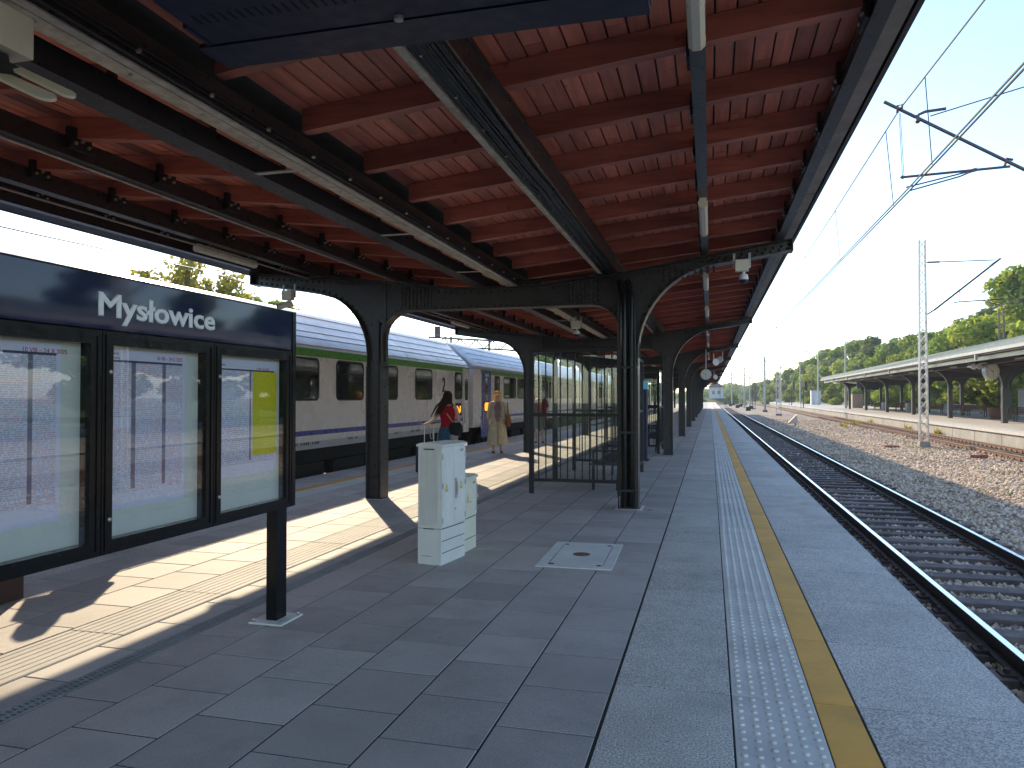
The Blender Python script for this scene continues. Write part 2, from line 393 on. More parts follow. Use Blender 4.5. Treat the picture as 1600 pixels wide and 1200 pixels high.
def grid(xs, ys, hz):
    V = [(x, y, hz(x, y)) for y in ys for x in xs]; n = len(xs)
    return V, [(j * n + i, j * n + i + 1, (j + 1) * n + i + 1, (j + 1) * n + i) for j in range(len(ys) - 1) for i in range(n - 1)]
def bz(x, y):
    h = .03 * math.sin(x * 1.9 + .7 * math.sin(y * .5)) * math.sin(y * .83 + x) + .02 * math.sin(x * 4.1 + y * 3.3)
    m = max(0, 1 - ((x - 7.4) / 2.2) ** 2) * .07
    if x < 5.2: h *= .5
    if 2.0 < x < 4.4: h -= .05
    return -.755 + h * .7 + m
mb = MB(); ys = [-20 + .5 * i for i in range(150)] + [55 + 2.5 * i for i in range(60)] + [210, 260, 320, 420]
mb.add(*grid([1.55 + .42 * i for i in range(28)], ys, bz))
structure('ballast_bed', mb, 'ballast', True)
mb = MB(); mb.box(-22, -7.65, -30, 420, -.99, -.76); structure('ballast_bed_beyond_coach', mb, 'ballast')

# loose ballast stones: real geometry, thinning out with distance
def stones(n, x0, x1, y0, y1, size, skip=None):
    base = np.array([(1, 0, 0), (-.9, .1, 0), (0, 1, .1), (.1, -1, 0), (0, .1, .8), (0, 0, -.7)])
    tri = np.array([(0, 2, 4), (2, 1, 4), (1, 3, 4), (3, 0, 4), (2, 0, 5), (1, 2, 5), (3, 1, 5), (0, 3, 5)])
    px = rng.uniform(x0, x1, n); py = rng.uniform(y0, y1, n)
    sc = size * rng.uniform(.55, 1.25, n)
    V = base[None] * (1 + rng.uniform(-.35, .35, (n, 6, 3))) * sc[:, None, None] * rng.uniform(.7, 1.2, (n, 1, 3))
    t = rng.uniform(0, 6.28, n); c, s_ = np.cos(t), np.sin(t)
    X = V[:, :, 0] * c[:, None] - V[:, :, 1] * s_[:, None]; Y = V[:, :, 0] * s_[:, None] + V[:, :, 1] * c[:, None]
    pz = np.array([bz(a, b) for a, b in zip(px, py)]) + rng.uniform(-.25, .5, n) * sc
    W = np.stack([X + px[:, None], Y + py[:, None], V[:, :, 2] + pz[:, None]], -1)
    return W.reshape(-1, 3), (tri[None] + (np.arange(n) * 6)[:, None, None]).reshape(-1, 3)
VV = []; FF = []; off = 0
for a in [(22000, 1.6, 6.2, 3, 14, .042), (26000, 1.7, 10.6, 12, 26, .047), (24000, 1.7, 10.9, 25, 48, .055), (9000, 4.2, 11.2, 46, 80, .07)]:
    v, f = stones(*a); VV.append(v); FF.append(f + off); off += len(v)
VV = np.concatenate(VV); FF = np.concatenate(FF)
me = bpy.data.meshes.new('ballast_stones'); me.vertices.add(len(VV)); me.vertices.foreach_set('co', VV.ravel())
me.loops.add(len(FF) * 3); me.loops.foreach_set('vertex_index', FF.ravel().astype(np.int32))
me.polygons.add(len(FF)); me.polygons.foreach_set('loop_start', np.arange(0, len(FF) * 3, 3, dtype=np.int32))
me.update(calc_edges=True); me.materials.append(M['stone'])
tag(link('ballast_stones', me), 'loose tan and grey ballast stones lying between the tracks', 'gravel', kind='stuff')

# ---- near platform
PL = structure('platform', MB().box(-7.55, 1.46, -25, 256, -.99, -.03), 'platform_wall')
part('joint_bed', MB().box(-7.5, -3.39, -24.9, 255.9, -.028, -.0042).box(-3.264, 1.42, -24.9, 255.9, -.028, -.0042), 'joint', PL)
part('platform_lip', MB().box(1.42, 1.527, -24.9, 255.9, -.10, -.075).box(-7.587, -7.5, -24.9, 255.9, -.10, -.075), 'concrete', PL)
def slab_mesh(w, l, t=.05, bev=.0025):
    b = bev; V = [(-w / 2, -l / 2, -t), (w / 2, -l / 2, -t), (w / 2, l / 2, -t), (-w / 2, l / 2, -t),
         (-w / 2, -l / 2, -b), (w / 2, -l / 2, -b), (w / 2, l / 2, -b), (-w / 2, l / 2, -b),
         (-w / 2 + b, -l / 2 + b, 0), (w / 2 - b, -l / 2 + b, 0), (w / 2 - b, l / 2 - b, 0), (-w / 2 + b, l / 2 - b, 0)]
    F = [(0, 1, 5, 4), (1, 2, 6, 5), (2, 3, 7, 6), (3, 0, 4, 7), (4, 5, 9, 8), (5, 6, 10, 9), (6, 7, 11, 10), (7, 4, 8, 11), (8, 9, 10, 11)]
    return V, F
def laid(kind, m, cells, cap, extra=None, t=.05):
    """pavement pieces: the nearest ones are objects of their own, the rest one joined part"""
    cells = sorted(cells, key=lambda c: math.hypot(c[0], c[1] - 1) + (60 if c[1] < 1.2 else 0)); cache = {}
    rest = MB()
    for i, (x, y, w, l) in enumerate(cells):
        if i < cap:
            k = (round(w, 3), round(l, 3))
            if k not in cache:
                b = MB().add(*slab_mesh(w, l, t))
                if extra: extra(b, w, l)
                cache[k] = b.mesh(kind, m)
            link(kind, cache[k], PL, loc=(x, y, random.uniform(-.0012, .0006)))
        else:
            V, F = slab_mesh(w, l, t); rest.add([(a + x, b + y, c) for a, b, c in V], F)
    if rest.v: part(kind + '_rows', rest, m, PL, stuff=True)
PITCH = 1.0425; Y0 = 4.095 - 8 * PITCH
rows = [Y0 + PITCH * i for i in range(240)]
MID = -3.03
def mir(x): return 2 * MID - x
def cell(x0, x1, y, l, gap=.010): return ((x0 + x1) / 2, y + l / 2, abs(x1 - x0) - gap, l - gap)
e = []; g = []; yl = []; tr = []; td = []; tr2 = []
for y in rows:
    e += [cell(.702, 1.533, y, PITCH), cell(mir(1.533), mir(.702), y, PITCH)]
    g += [cell(-.505, .098, y, PITCH), cell(mir(.098), mir(-.505), y, PITCH)]
    yl += [cell(.502, .698, y, PITCH, .004), cell(mir(.698), mir(.502), y, PITCH, .004)]
    (td if y < 8.6 else tr).append(cell(.1, .5, y, PITCH, .004))
    td.append(cell(mir(.5), mir(.1), y, PITCH, .004)) if y < 40 else None
    tr2.append(cell(-4.13, -3.70, y, PITCH, .004))
laid('edge_slab', 'edge_granite', e, 64)
laid('granite_slab', 'granite_slab', g, 64)
laid('yellow_strip', 'yellow_rubber', yl, 64)
def dots(b, w, l):
    for i in range(6):
        for j in range(13): b.dome(-w / 2 + .035 + i * (w - .07) / 5, -l / 2 + .045 + j * (l - .09) / 12, 0, .0165, .009, 7)
def ribs(b, w, l):
    for i in range(6):
        x = -w / 2 + .04 + i * (w - .08) / 5; b.prism([(x - .019, 0), (x + .019, 0), (x + .013, .006), (x - .013, .006)], -l / 2 + .004, l / 2 - .004)
def ribs7(b, w, l):
    for i in range(7):
        x = -w / 2 + .03 + i * (w - .06) / 6; b.prism([(x - .023, 0), (x + .023, 0), (x + .019, .003), (x - .019, .003)], -l / 2 + .004, l / 2 - .004)
laid('blister_tile', 'tactile_concrete', td, 46, dots)
laid('guide_tile', 'tactile_concrete', tr, 60, ribs)
laid('guide_slab', 'ribbed_concrete', tr2, 50, ribs7)
# far guide tiles keep their ribs as one joined piece
mb = MB()
for y in rows:
    if 60 < y < 108:
        for i in range(6): x = .14 + i * .064; mb.box(x - .014, x + .014, y, y + PITCH - .01, -.001, .006)
part('guide_rib', mb, 'tactile_concrete', PL, stuff=True)
cells = []; TP = .5215
def pave(x0, x1, ph):
    y = Y0 + ph
    while y < 108: cells.append(cell(x0, x1, y, TP, .011)); y += TP
hatch_box = (-1.60, -.86, 6.70, 7.93)
for k in range(5): pave(-.512 - .4815 * (k + 1), -.512 - .4815 * k, (.12 if k % 2 else .375) % TP)
pave(-3.262, -2.9195, .14)
pave(-3.695, -3.392, .3)
for k in range(3): pave(-4.135 - .474 * (k + 1), -4.135 - .474 * k, .3 if k % 2 else .04)
cells = [c for c in cells if not (hatch_box[0] < c[0] < hatch_box[1] and hatch_box[2] < c[1] < hatch_box[3] - .05)]
near = [c for c in cells if c[1] > 1.5 and (c[0] > -3.3 or c[1] > 3) and abs(math.atan2(-c[0], c[1]) - R(15)) < R(42)]
far = [c for c in cells if c not in near]
laid('paving_slab', 'grey_paving', near, 292)
mb = MB()
for (x, y, w, l) in far:
    if y < 108: V, F = slab_mesh(w, l); mb.add([(a + x, b + y, c) for a, b, c in V], F)
part('paving_slab_rows', mb, 'grey_paving', PL, stuff=True)
mb = MB().box(-5.5, -.52, 109.2, 255.8, -.05, 0)
part('far_paving', mb, 'ribbed_concrete', PL)
# drain channel with slotted grating
mb = MB(); mb.box(-3.387, -3.374, -1, 60, -.03, .001); mb.box(-3.280, -3.267, -1, 60, -.03, .001); mb.box(-3.332, -3.322, -1, 60, -.02, 0)
y = 1.0
while y < 16: mb.box(-3.374, -3.332, y, y + .016, -.02, -.001); mb.box(-3.322, -3.280, y + .014, y + .030, -.02, -.001); y += .034
part('drain_grating', mb, 'concrete', PL, stuff=True)
part('drain_channel', MB().box(-3.375, -3.279, -1, 60, -.029, -.0185), 'dark_gap', PL)

# access cover in the paving
t = thing('access_cover', 'pale steel access cover set flush in the grey paving', 'manhole', (-1.23, 7.32, 0))
t.rotation_euler = (0, 0, R(1.5))
f = MB(); x0, x1, y0, y1 = -.345, .355, -.59, .60
f.box(x0, x1, y0, y0 + .09, -.03, .006).box(x0, x1, y1 - .09, y1, -.03, .006).box(x0, x0 + .09, y0 + .09, y1 - .09, -.03, .006).box(x1 - .09, x1, y0 + .09, y1 - .09, -.03, .006)
part('frame', f, 'hatch', t, local=True); part('gap', MB().box(x0 + .09, x1 - .09, y0 + .09, y1 - .09, -.03, -.002), 'dark_gap', t, local=True)
lid = part('lid', MB().box(x0 + .104, x1 - .104, y0 + .104, y1 - .104, -.02, .006), 'hatch', t, local=True)
part('lifting_ring', MB().lathe([(.085, .006), (.085, .010), (.06, .011)], n=18), 'rail_rust', lid, local=True)
mb = MB()
for a in (-1, 1):
    for b in (-1, 1): mb.box(.005 + a * .22 - .02, .005 + a * .22 + .02, .005 + b * .47 - .02, .005 + b * .47 + .02, .0055, .0085)
part('corner_key', mb, 'dark_gap', lid, local=True)

# ---- tracks
def track(name, xc, slope, y0, y1, sl_m, near_n, railmats, fast, y_first):
    T = tag(bpy.data.objects.new(name, None), kind='structure'); col.objects.link(T)
    cx = lambda y: xc + slope * y
    for sgn in (-1, 1):
        mb = MB(); prof = [(-.07, -.715), (.07, -.715), (.07, -.70), (.012, -.685), (.012, -.60), (.036, -.588), (.036, -.556), (.03, -.55), (-.03, -.55), (-.036, -.556), (-.036, -.588), (-.012, -.60), (-.012, -.685), (-.07, -.70)]
        V = [(p[0] + cx(y) + sgn * .753, y, p[1]) for y in (y0, y1) for p in prof]; n = len(prof)
        for i in range(n):
            mb.cur = 1 if i == 7 else 0
            mb.add([V[i], V[(i + 1) % n], V[n + (i + 1) % n], V[n + i]], [(0, 3, 2, 1)])
        part('rail', mb, railmats, T)
    sm = MB().add([(x, y, z) for x, y, z in MB().box(-1.3, 1.3, -.125, .125, -.9, -.712).v], MB().box(0, 1, 0, 1, 0, 1).f)
    me = sm.mesh('sleeper', sl_m); rest = MB(); fm = MB(); y = y_first; i = 0
    while y < min(y1, 170):
        if i < near_n:
            o = link('sleeper', me, T, loc=(cx(y), y + random.uniform(-.02, .02), random.uniform(-.012, .006))); o.rotation_euler = (0, 0, random.uniform(-.012, .012) - math.atan(slope))
        else: rest.box(cx(y) - 1.3, cx(y) + 1.3, y - .125, y + .125, -.9, -.712)
        if y < 90:
            for sg in (-1, 1):
                for d in (-.115, .115):
                    x = cx(y) + sg * .753 + d; fm.box(x - .055, x + .055, y - .07, y + .07, -.713, -.69); fm.box(x - .02, x + .02, y - .02, y + .02, -.69, -.655 + (.03 if fast else 0))
        y += .62; i += 1
    part('sleeper_rows', rest, sl_m, T, stuff=True); part('fastener', fm, 'fastener', T, stuff=True)
    return T
track('near_track', 3.19, 0, -15, 420, 'sleeper', 75, ['rail_side', 'rail_top'], False, 2.0)
track('far_track', 10.87, SL, -15, 420, 'sleeper_rust', 90, ['rail_rust', 'rail_top2'], True, 16.0)
track('coach_track', -9.28, 0, -15, 420, 'sleeper', 20, ['rail_side', 'rail_top'], False, 6.0)
# dark rail of the siding beyond
# ================================================================== near canopy
CAN = thing('platform_canopy', 'long platform canopy of riveted black steel frames and red-brown boards overhead', 'canopy', (MID, 10.64, 0))
BAY = 10.0; FY = [10.64 + BAY * k for k in range(-2, 11)]
TOP = [(-7.14, 3.53), (-4.9, 3.33), (-4.2, 3.23), (-3.7, 3.165), (-2.36, 3.165), (-1.85, 3.23), (-1.15, 3.30), (1.075, 3.655)]
def arc(cx, cz, rx, rz, a0, a1, n): return [(cx + rx * math.cos(R(a0 + (a1 - a0) * i / n)), cz + rz * math.sin(R(a0 + (a1 - a0) * i / n))) for i in range(n + 1)]
CW = .125
xr = -1.095; xl = -4.965
R_OUT = [(xr + CW, 0)] + arc(xr + CW + 1.18, 2.15, 1.18, 1.22, 180, 97, 14) + [(.75, 3.455), (1.075, 3.505)]
R_IN = [(xr - CW, 0)] + arc(xr - CW - .42, 2.44, .42, .42, 0, 90, 8)
L_IN = [(xl + CW, 0)] + arc(xl + CW + .42, 2.44, .42, .42, 180, 90, 8)
L_OUT = [(xl - CW, 0)] + arc(xl - CW - .95, 2.2, .95, .98, 0, 78, 12) + [(-6.3, 3.24), (-7.14, 3.365)]
def upto(poly, z):   # the part of an outline above height z
    return [(poly[0][0], z)] + [p for p in poly[1:]]
ZS = 2.0
girder = MB()
web = upto(R_OUT, ZS) + list(reversed(TOP)) + list(reversed(upto(L_OUT, ZS))) + upto(L_IN, ZS) + list(reversed(upto(R_IN, ZS)))
girder.prism(web, -.012, .012)
girder.ribbon(upto(R_OUT, ZS), -.12, .12, .014, 1); girder.ribbon(upto(L_OUT, ZS), -.12, .12, .014, -1)
girder.ribbon(upto(L_IN, ZS) + list(reversed(upto(R_IN, ZS))), -.12, .12, .014, 1)
girder.ribbon(TOP, -.13, .13, .016, 1)
girder.box(1.06, 1.078, -.12, .12, 3.50, 3.66); girder.box(-7.143, -7.125, -.12, .12, 3.36, 3.535)
for x0, x1, z0, z1 in ((-1.99, -1.47, 2.885, 3.215), (-4.58, -4.07, 2.885, 3.215), (-1.25, -.95, 2.1, 3.27), (-5.11, -4.81, 2.1, 3.30), (-.55, .0, 3.33, 3.40)):
    girder.box(x0, x1, -.022, -.0125, z0, z1)
girder_me = girder.mesh('girder', 'steel')
rv = MB()
def rivet(x, z, y=-.0225): rv.add([(x - .019, y, z - .012), (x + .019, y, z - .012), (x + .019, y, z + .012), (x - .019, y, z + .012), (x - .012, y, z + .019), (x + .012, y, z + .019), (x + .012, y, z - .019), (x - .012, y, z - .019), (x, y - .02, z)],
                                  [(0, 7, 8), (7, 6, 8), (6, 1, 8), (1, 2, 8), (2, 5, 8), (5, 4, 8), (4, 3, 8), (3, 0, 8)])
for x0 in (-1.95, -4.54):
    for i in range(8):
        for j in range(7): rivet(x0 + .06 * i, 2.92 + .045 * j + (.02 if i % 2 else 0))
for i in range(9):
    for j in range(5):
        x = -.62 + .085 * i; zt = 3.38 + .16 * (x + .6); rivet(x, zt - .05 * j, -.0125)
def along(poly, step, off, y=-.0125):
    for a, b in zip(poly, poly[1:]):
        L = math.hypot(b[0] - a[0], b[1] - a[1]); n = max(1, int(L / step))
        for i in range(n):
            t = (i + .5) / n; dx, dz = (b[0] - a[0]) / L, (b[1] - a[1]) / L
            rivet(a[0] + (b[0] - a[0]) * t - dz * off, a[1] + (b[1] - a[1]) * t + dx * off, y)
along(upto(R_OUT, ZS), .09, .05); along(upto(L_OUT, ZS), .09, -.05); along(L_IN[1:] + list(reversed(R_IN[1:])), .09, .05); along(TOP, .1, -.05)
for x in (xr, xl):
    for z in (2.15, 2.27, 2.39, 2.51, 2.63): rivet(x, z)
    for dx in (-.07, .07): rivet(x + dx, 2.68)
rivet_me = rv.mesh('rivet', 'steel')
colm = {}
for nm, x in (('r', xr), ('l', xl)):
    b = MB(); b.box(x - CW, x - CW + .016, -.14, .14, 0, ZS + .02); b.box(x + CW - .016, x + CW, -.14, .14, 0, ZS + .02)
    b.box(x - CW + .016, x + CW - .016, -.045, .045, 0, ZS + .1); b.box(x - CW - .02, x + CW + .02, -.16, .16, 0, .012)
    b.box(x - .05, x + .05, -.058, -.045, 0, 2.72)
    colm[nm] = b.mesh('column', 'steel')
for i, y in enumerate(FY):
    L = (-MID, y - 10.64, 0)
    g_ = link('girder', girder_me, CAN, loc=L)
    link('column', colm['r'], CAN, loc=L); link('column', colm['l'], CAN, loc=L)
    if 5 < y < 60: link('rivet', rivet_me, g_, stuff=True)
YA, YB = -9.6, 111.2
def zr(x): return 3.345 + .11 * (abs(x - MID) - .34)
def ibeam(b, x0, x1, z0, h, web_x, fl=.012):
    b.box(x0, x1, YA, YB, z0, z0 + fl); b.box(x0, x1, YA, YB, z0 + h - fl, z0 + h); b.box(web_x - .006, web_x + .006, YA, YB, z0 + fl, z0 + h - fl)
for (x0, x1, z0, wx) in ((-2.87, -2.69, 3.183, -2.70), (-3.37, -3.19, 3.183, -3.20), (-1.36, -1.25, 3.315, -1.27), (-.105, -.018, 3.494, -.03), (.86, .955, 3.632, .88),
                         (-4.71, -4.57, 3.335, -4.585), (-6.05, -5.93, 3.46, -5.94), (-7.02, -6.92, 3.545, -6.93)):
    b = MB(); ibeam(b, x0, x1, z0, zr(wx) - z0, wx); part('purlin', b, 'steel', CAN)
# rafters, one object each
RP = .925; ry = [4.55 + RP * k for k in range(-15, 115)]
ry = [y for y in ry if YA + .1 < y < YB - .1]
def rafter_mesh(xa, xb):
    b = MB(); w = .042; h = .152
    P = [(xa, zr(xa)), (xb, zr(xb)), (xb, zr(xb) + h), (xa, zr(xa) + h)]; b.prism(P, -w, w); return b.shift((MID, 0, 0)).mesh('rafter', 'stained_rafter')
rm = rafter_mesh(-2.66, 1.03), rafter_mesh(-7.09, -3.40)
for y in ry:
    for m_ in rm:
        o = link('rafter', m_, CAN, loc=(0, y - 10.64 + random.uniform(-.01, .01), 0))
# bolted cleats where the rafters sit on the purlins
cl = MB(); nut = MB()
for y in ry:
    if y < 32:
        for x in (-4.56, -5.92, -.115, .845, -6.91):
            z = zr(x); cl.box(x - .012, x + .03 if x < -3 else x + .012, y - .1, y + .1, z - .09, z + .07)
            for dy in (-.06, 0, .06):
                xx = x + .034 if x < -3 else x - .02
                nut.lathe([(.014, 0), (.014, .018)], (xx, y + dy, z - .05 + .03 * (dy == 0)), 6, 'x')
part('cleat', cl, 'steel_matt', CAN, stuff=True); part('bolt', nut, 'bolt', CAN, stuff=True)
# ceiling boards
PW = 3.76 / 30
def board(x0, x1, y0, y1):
    g0 = .0065; a, c = x0 + g0, x1 - g0; ta = zr(a) + .154; tc = zr(c) + .154; b = MB()
    return [(a, y0, ta), (c, y0, tc), (c, y1, tc), (a, y1, ta), (a, y0, ta + .024), (c, y0, tc + .024), (c, y1, tc + .024), (a, y1, ta + .024)], [(0, 3, 2, 1), (4, 5, 6, 7), (0, 1, 5, 4), (1, 2, 6, 5), (2, 3, 7, 6), (3, 0, 4, 7)]
rest = MB(); made = 0
for side in (0, 1):
    for k in range(30):
        x0 = -2.72 + PW * k if side == 0 else -3.34 - PW * (k + 1)
        y = -9.5 + (k * 7 % 4) * RP; ms = {}
        ybs = [YA + .02]
        while y < YB - .02: ybs.append(y); y += RP * 4
        ybs.append(YB - .02)
        for a, b_ in zip(ybs, ybs[1:]):
            mid = (a + b_) / 2
            vis = (1.6 < mid < (19.5 if side == 0 else 17))
            V, F = board(x0, x0 + PW, a + .002, b_ - .002)
            if vis and made < 298:
                L = round(b_ - a, 3)
                if L not in ms:
                    ms[L] = MB().add([(v[0] - MID, v[1] - a, v[2]) for v in V], F).mesh('ceiling_board', 'stained_plank')
                link('ceiling_board', ms[L], CAN, loc=(0, a - 10.64, random.uniform(0, .004))); made += 1
            else: rest.add(V, F)
part('ceiling_board_rows', rest, 'stained_plank', CAN, stuff=True)
b = MB()
P = [(-7.28, zr(-7.28) + .187), (MID, zr(-3.37) + .187), (1.20, zr(1.20) + .187)]
b.prism([P[0], P[1], P[2], (1.20, P[2][1] + .06), (MID, P[1][1] + .06), (-7.28, P[0][1] + .06)], YA - .05, YB + .05)
part('roof_sheet', b, 'roofsheet', CAN)
# eaves: gutter and dark edge board
b = MB(); b.prism([(.965, 3.745), (1.105, 3.745), (1.115, 3.875), (.97, 3.875)], YA, YB); part('gutter', b, 'gutter', CAN)
b = MB(); b.box(1.12, 1.155, YA, YB, 3.735, 3.99); part('edge_board', b, 'fascia', CAN)
b = MB(); b.prism([(-7.03, 3.55), (-7.20, 3.53), (-7.20, 3.90), (-7.03, 3.86)], YA, YB); part('gutter', b, 'fascia', CAN)
b = MB(); b.box(-7.245, -7.21, YA, YB, 3.525, 3.97); part('edge_board', b, 'fascia', CAN)
b = MB()
for k in range(12): b.box(.96, 1.12, 8.6 + 9 * k, 8.615 + 9 * k, 3.742, 3.88)
part('gutter_joint', b, 'fascia', CAN)
# valley trough between the two middle beams
b = MB(); b.prism([(-3.19, 3.40), (-2.87, 3.40), (-2.87, 3.41), (-3.19, 3.41)], YA, YB); part('valley_gutter', b, 'roofsheet', CAN)
b = MB()
for y in (2.05, 4.75, 6.9, 9.2, 12.8, 15.6): b.box(-3.19, -2.87, y, y + .05, 3.175, 3.182)
part('cross_tie', b, 'galv', CAN)
# cable tray, cables and conduits
b = MB(); b.prism([(-1.515, 3.285), (-1.465, 3.285), (-1.465, 3.318), (-1.37, 3.318), (-1.37, 3.324), (-1.47, 3.324), (-1.47, 3.36), (-1.515, 3.36)], -2, 110)
part('cable_tray', b, 'tray', CAN)
b = MB()
for k, (x, z) in enumerate(((-1.45, 3.312), (-1.43, 3.308), (-1.405, 3.31), (-1.385, 3.306), (-1.37, 3.30), (-1.345, 3.303), (-1.32, 3.304), (-1.295, 3.30))):
    pts = [(x + .006 * math.sin(y * 1.7 + k * 2) + (.012 if y % 3 < .5 else 0), y, z - .006 * abs(math.sin(y * .9 + k))) for y in np.arange(-1, 28, .45)]
    b.tube(pts, .010 if k % 3 else .014, 6)
part('cable', b, 'cable', CAN, stuff=True)
b = MB(); b.prism([(-2.86, 3.165), (-2.755, 3.165), (-2.755, 3.172), (-2.86, 3.172)], -2, 110); part('cable_duct', b, 'tray', CAN)
b = MB(); b.prism([(-2.75, 3.168), (-2.70, 3.168), (-2.70, 3.178), (-2.75, 3.178)], -2, 110); part('conduit', b, 'galv', CAN)
b = MB()
for (x, z, r) in ((-2.685, 3.20, .012), (-2.68, 3.235, .010), (-2.672, 3.26, .010)): b.tube([(x + .003 * math.sin(y), y, z + .006 * math.sin(y * 1.3)) for y in np.arange(-1, 40, .8)], r, 6)
part('cable', b, 'cable', CAN, stuff=True)
b = MB()
for y in np.arange(1.9, 12, .55):
    b.lathe([(.012, 0), (.012, .02)], (-2.665, y, 3.22), 6, 'x'); b.lathe([(.010, 0), (.010, .018)], (-2.79, y + .1, 3.15), 6, 'z')
    b.lathe([(.009, 0), (.009, .016)], (-1.42, y, 3.29), 6, 'z')
part('clip', b, 'bolt', CAN, stuff=True)
b = MB()   # light pipe run along the left beams, to the lamps there
b.tube([(-6.12, y, 3.425 + .004 * math.sin(y)) for y in np.arange(0, 100, 2)], .011, 6); b.tube([(-4.66, y, 3.325) for y in np.arange(0, 100, 4)], .010, 6)
part('conduit', b, 'galv', CAN)
# black downpipes strapped to the near right column, and its red base marks
b = MB()
for dx in (-.055, .045): b.tube([(xr + dx, 10.64 - .20, .03), (xr + dx, 10.64 - .20, 2.55), (xr + dx - .01, 10.64 - .2, 2.95), (xr + dx - .06, 10.64 - .17, 3.17)], .047, 12)
part('downpipe', b, 'steel_gloss', CAN, True)
b = MB()
for z in (.25, 1.05, 1.95): b.box(xr - .125, xr + .115, 10.64 - .255, 10.64 - .13, z, z + .03)
part('pipe_strap', b, 'steel_matt', CAN)
b = MB(); b.tube([(xr + .105, 10.36, .02), (xr + .11, 10.37, 1.0), (xr + .10, 10.38, 2.2), (xr + .08, 10.42, 2.9), (xr - .1, 10.45, 3.2)], .012, 6); b.tube([(xr - .13, 10.37, .02), (xr - .128, 10.37, 2.9), (xr - .3, 10.5, 3.3)], .010, 6)
b.tube([(-1.15, 10.45, 3.19), (-1.6, 10.48, 3.30), (-2.3, 10.48, 3.245), (-2.8, 10.48, 3.22)], .016, 6); b.tube([(-1.15, 10.44, 3.15), (-1.7, 10.48, 3.27), (-2.4, 10.48, 3.215), (-2.82, 10.48, 3.2)], .012, 6)
part('cable', b, 'cable', CAN, stuff=True)
b = MB()
for k in range(16):
    a = random.uniform(0, 6.28); rr_ = random.uniform(.2, .3); x, y = xr + rr_ * math.cos(a), 10.60 + .55 * rr_ * math.sin(a) - .12
    b.box(x - random.uniform(.015, .05), x + random.uniform(.015, .05), y - .012, y + .012, .001, .0025)
part('paint_mark', b, 'chalk', CAN, stuff=True)
part('base_plate', MB().box(xr - .19, xr + .19, 10.38, 10.84, .0015, .006).box(xl - .19, xl + .19, 10.42, 10.86, .0015, .006), 'hatch', CAN)
# ================================================================== station information board
def print_mat(name, paper, rows_n, colsep, hdr, yellow=False, redness=.55):
    s = NT(name); tc = s.n('ShaderNodeTexCoord'); sp = s.n('ShaderNodeSeparateXYZ'); s.put(sp.inputs[0], tc.outputs['Generated'])
    u, v = sp.outputs[1], sp.outputs[2]
    rv_ = s.math('MULTIPLY', v, rows_n); ri = s.math('FLOOR', rv_); fr = s.math('FRACT', rv_)
    line = s.math('LESS_THAN', fr, .58)
    cx = s.n('ShaderNodeCombineXYZ'); s.put(cx.inputs[0], s.math('MULTIPLY', u, 46)); s.put(cx.inputs[1], s.math('MULTIPLY', ri, 7.31))
    word = s.math('GREATER_THAN', s.noise(cx.outputs[0], 1.0, 2), .46)
    ink = s.math('MULTIPLY', line, word)
    blk = s.n('ShaderNodeCombineXYZ'); s.put(blk.inputs[1], s.math('FLOOR', s.math('MULTIPLY', v, rows_n / 5))); s.put(blk.inputs[0], s.math('FLOOR', s.math('MULTIPLY', u, 3)))
    wn = s.n('ShaderNodeTexWhiteNoise'); s.put(wn.inputs[0], blk.outputs[0])
    isred = s.math('GREATER_THAN', wn.outputs[0], redness)
    blank = s.math('LESS_THAN', wn.outputs[0], .06)
    inkc = s.mix(isred, (.16, .16, .2, 1), (.55, .16, .13, 1))
    lo, hi = s.math('GREATER_THAN', v, .10), s.math('LESS_THAN', v, hdr)
    edge = s.math('MULTIPLY', s.math('GREATER_THAN', u, .03), s.math('LESS_THAN', u, .96))
    k = s.math('MULTIPLY', s.math('MULTIPLY', ink, s.math('MULTIPLY', lo, hi)), s.math('MULTIPLY', edge, s.math('SUBTRACT', 1, blank)))
    cc = s.mix(s.math('MULTIPLY', k, .45), c4(paper), inkc)
    for (a, b_) in colsep:
        m = s.math('MULTIPLY', s.math('MULTIPLY', s.math('GREATER_THAN', u, a), s.math('LESS_THAN', u, b_)), s.math('MULTIPLY', s.math('GREATER_THAN', v, .12), hi))
        cc = s.mix(m, cc, (.21, .20, .27, 1))
    m = s.math('MULTIPLY', s.math('MULTIPLY', s.math('GREATER_THAN', v, hdr), s.math('LESS_THAN', v, hdr + .014)), edge)
    cc = s.mix(m, cc, (.07, .07, .12, 1))
    if yellow:
        m = s.math('MULTIPLY', s.math('GREATER_THAN', u, .60), s.math('LESS_THAN', u, 2)); m = s.math('MULTIPLY', m, s.math('MULTIPLY', s.math('GREATER_THAN', v, .16), hi))
        yc = s.mix(s.math('MULTIPLY', ink, .3), (.80, .72, .02, 1), (.35, .33, .02, 1)); cc = s.mix(m, cc, yc)
    s.bsdf(cc, .6, 0, None, .2); M[name] = s.m
print_mat('timetable_print', (.77, .78, .88), 84, [(.30, .35), (.72, .76)], .935)
print_mat('timetable_print_two', (.77, .78, .88), 78, [(.33, .38), (.70, .745)], .92, False, .5)
print_mat('timetable_print_three', (.77, .79, .87), 60, [(.55, .575)], .90, True, .9)
s = NT('header_navy'); v = s.coords(); s.bsdf((.016, .022, .07, 1), s.ramp(s.noise(v, 3, 3), [(.3, (.035,) * 3), (.7, (.07,) * 3)]), 0, s.bump(s.noise(v, 1.6, 2), .05, .02), .5); M['header_navy'] = s.m

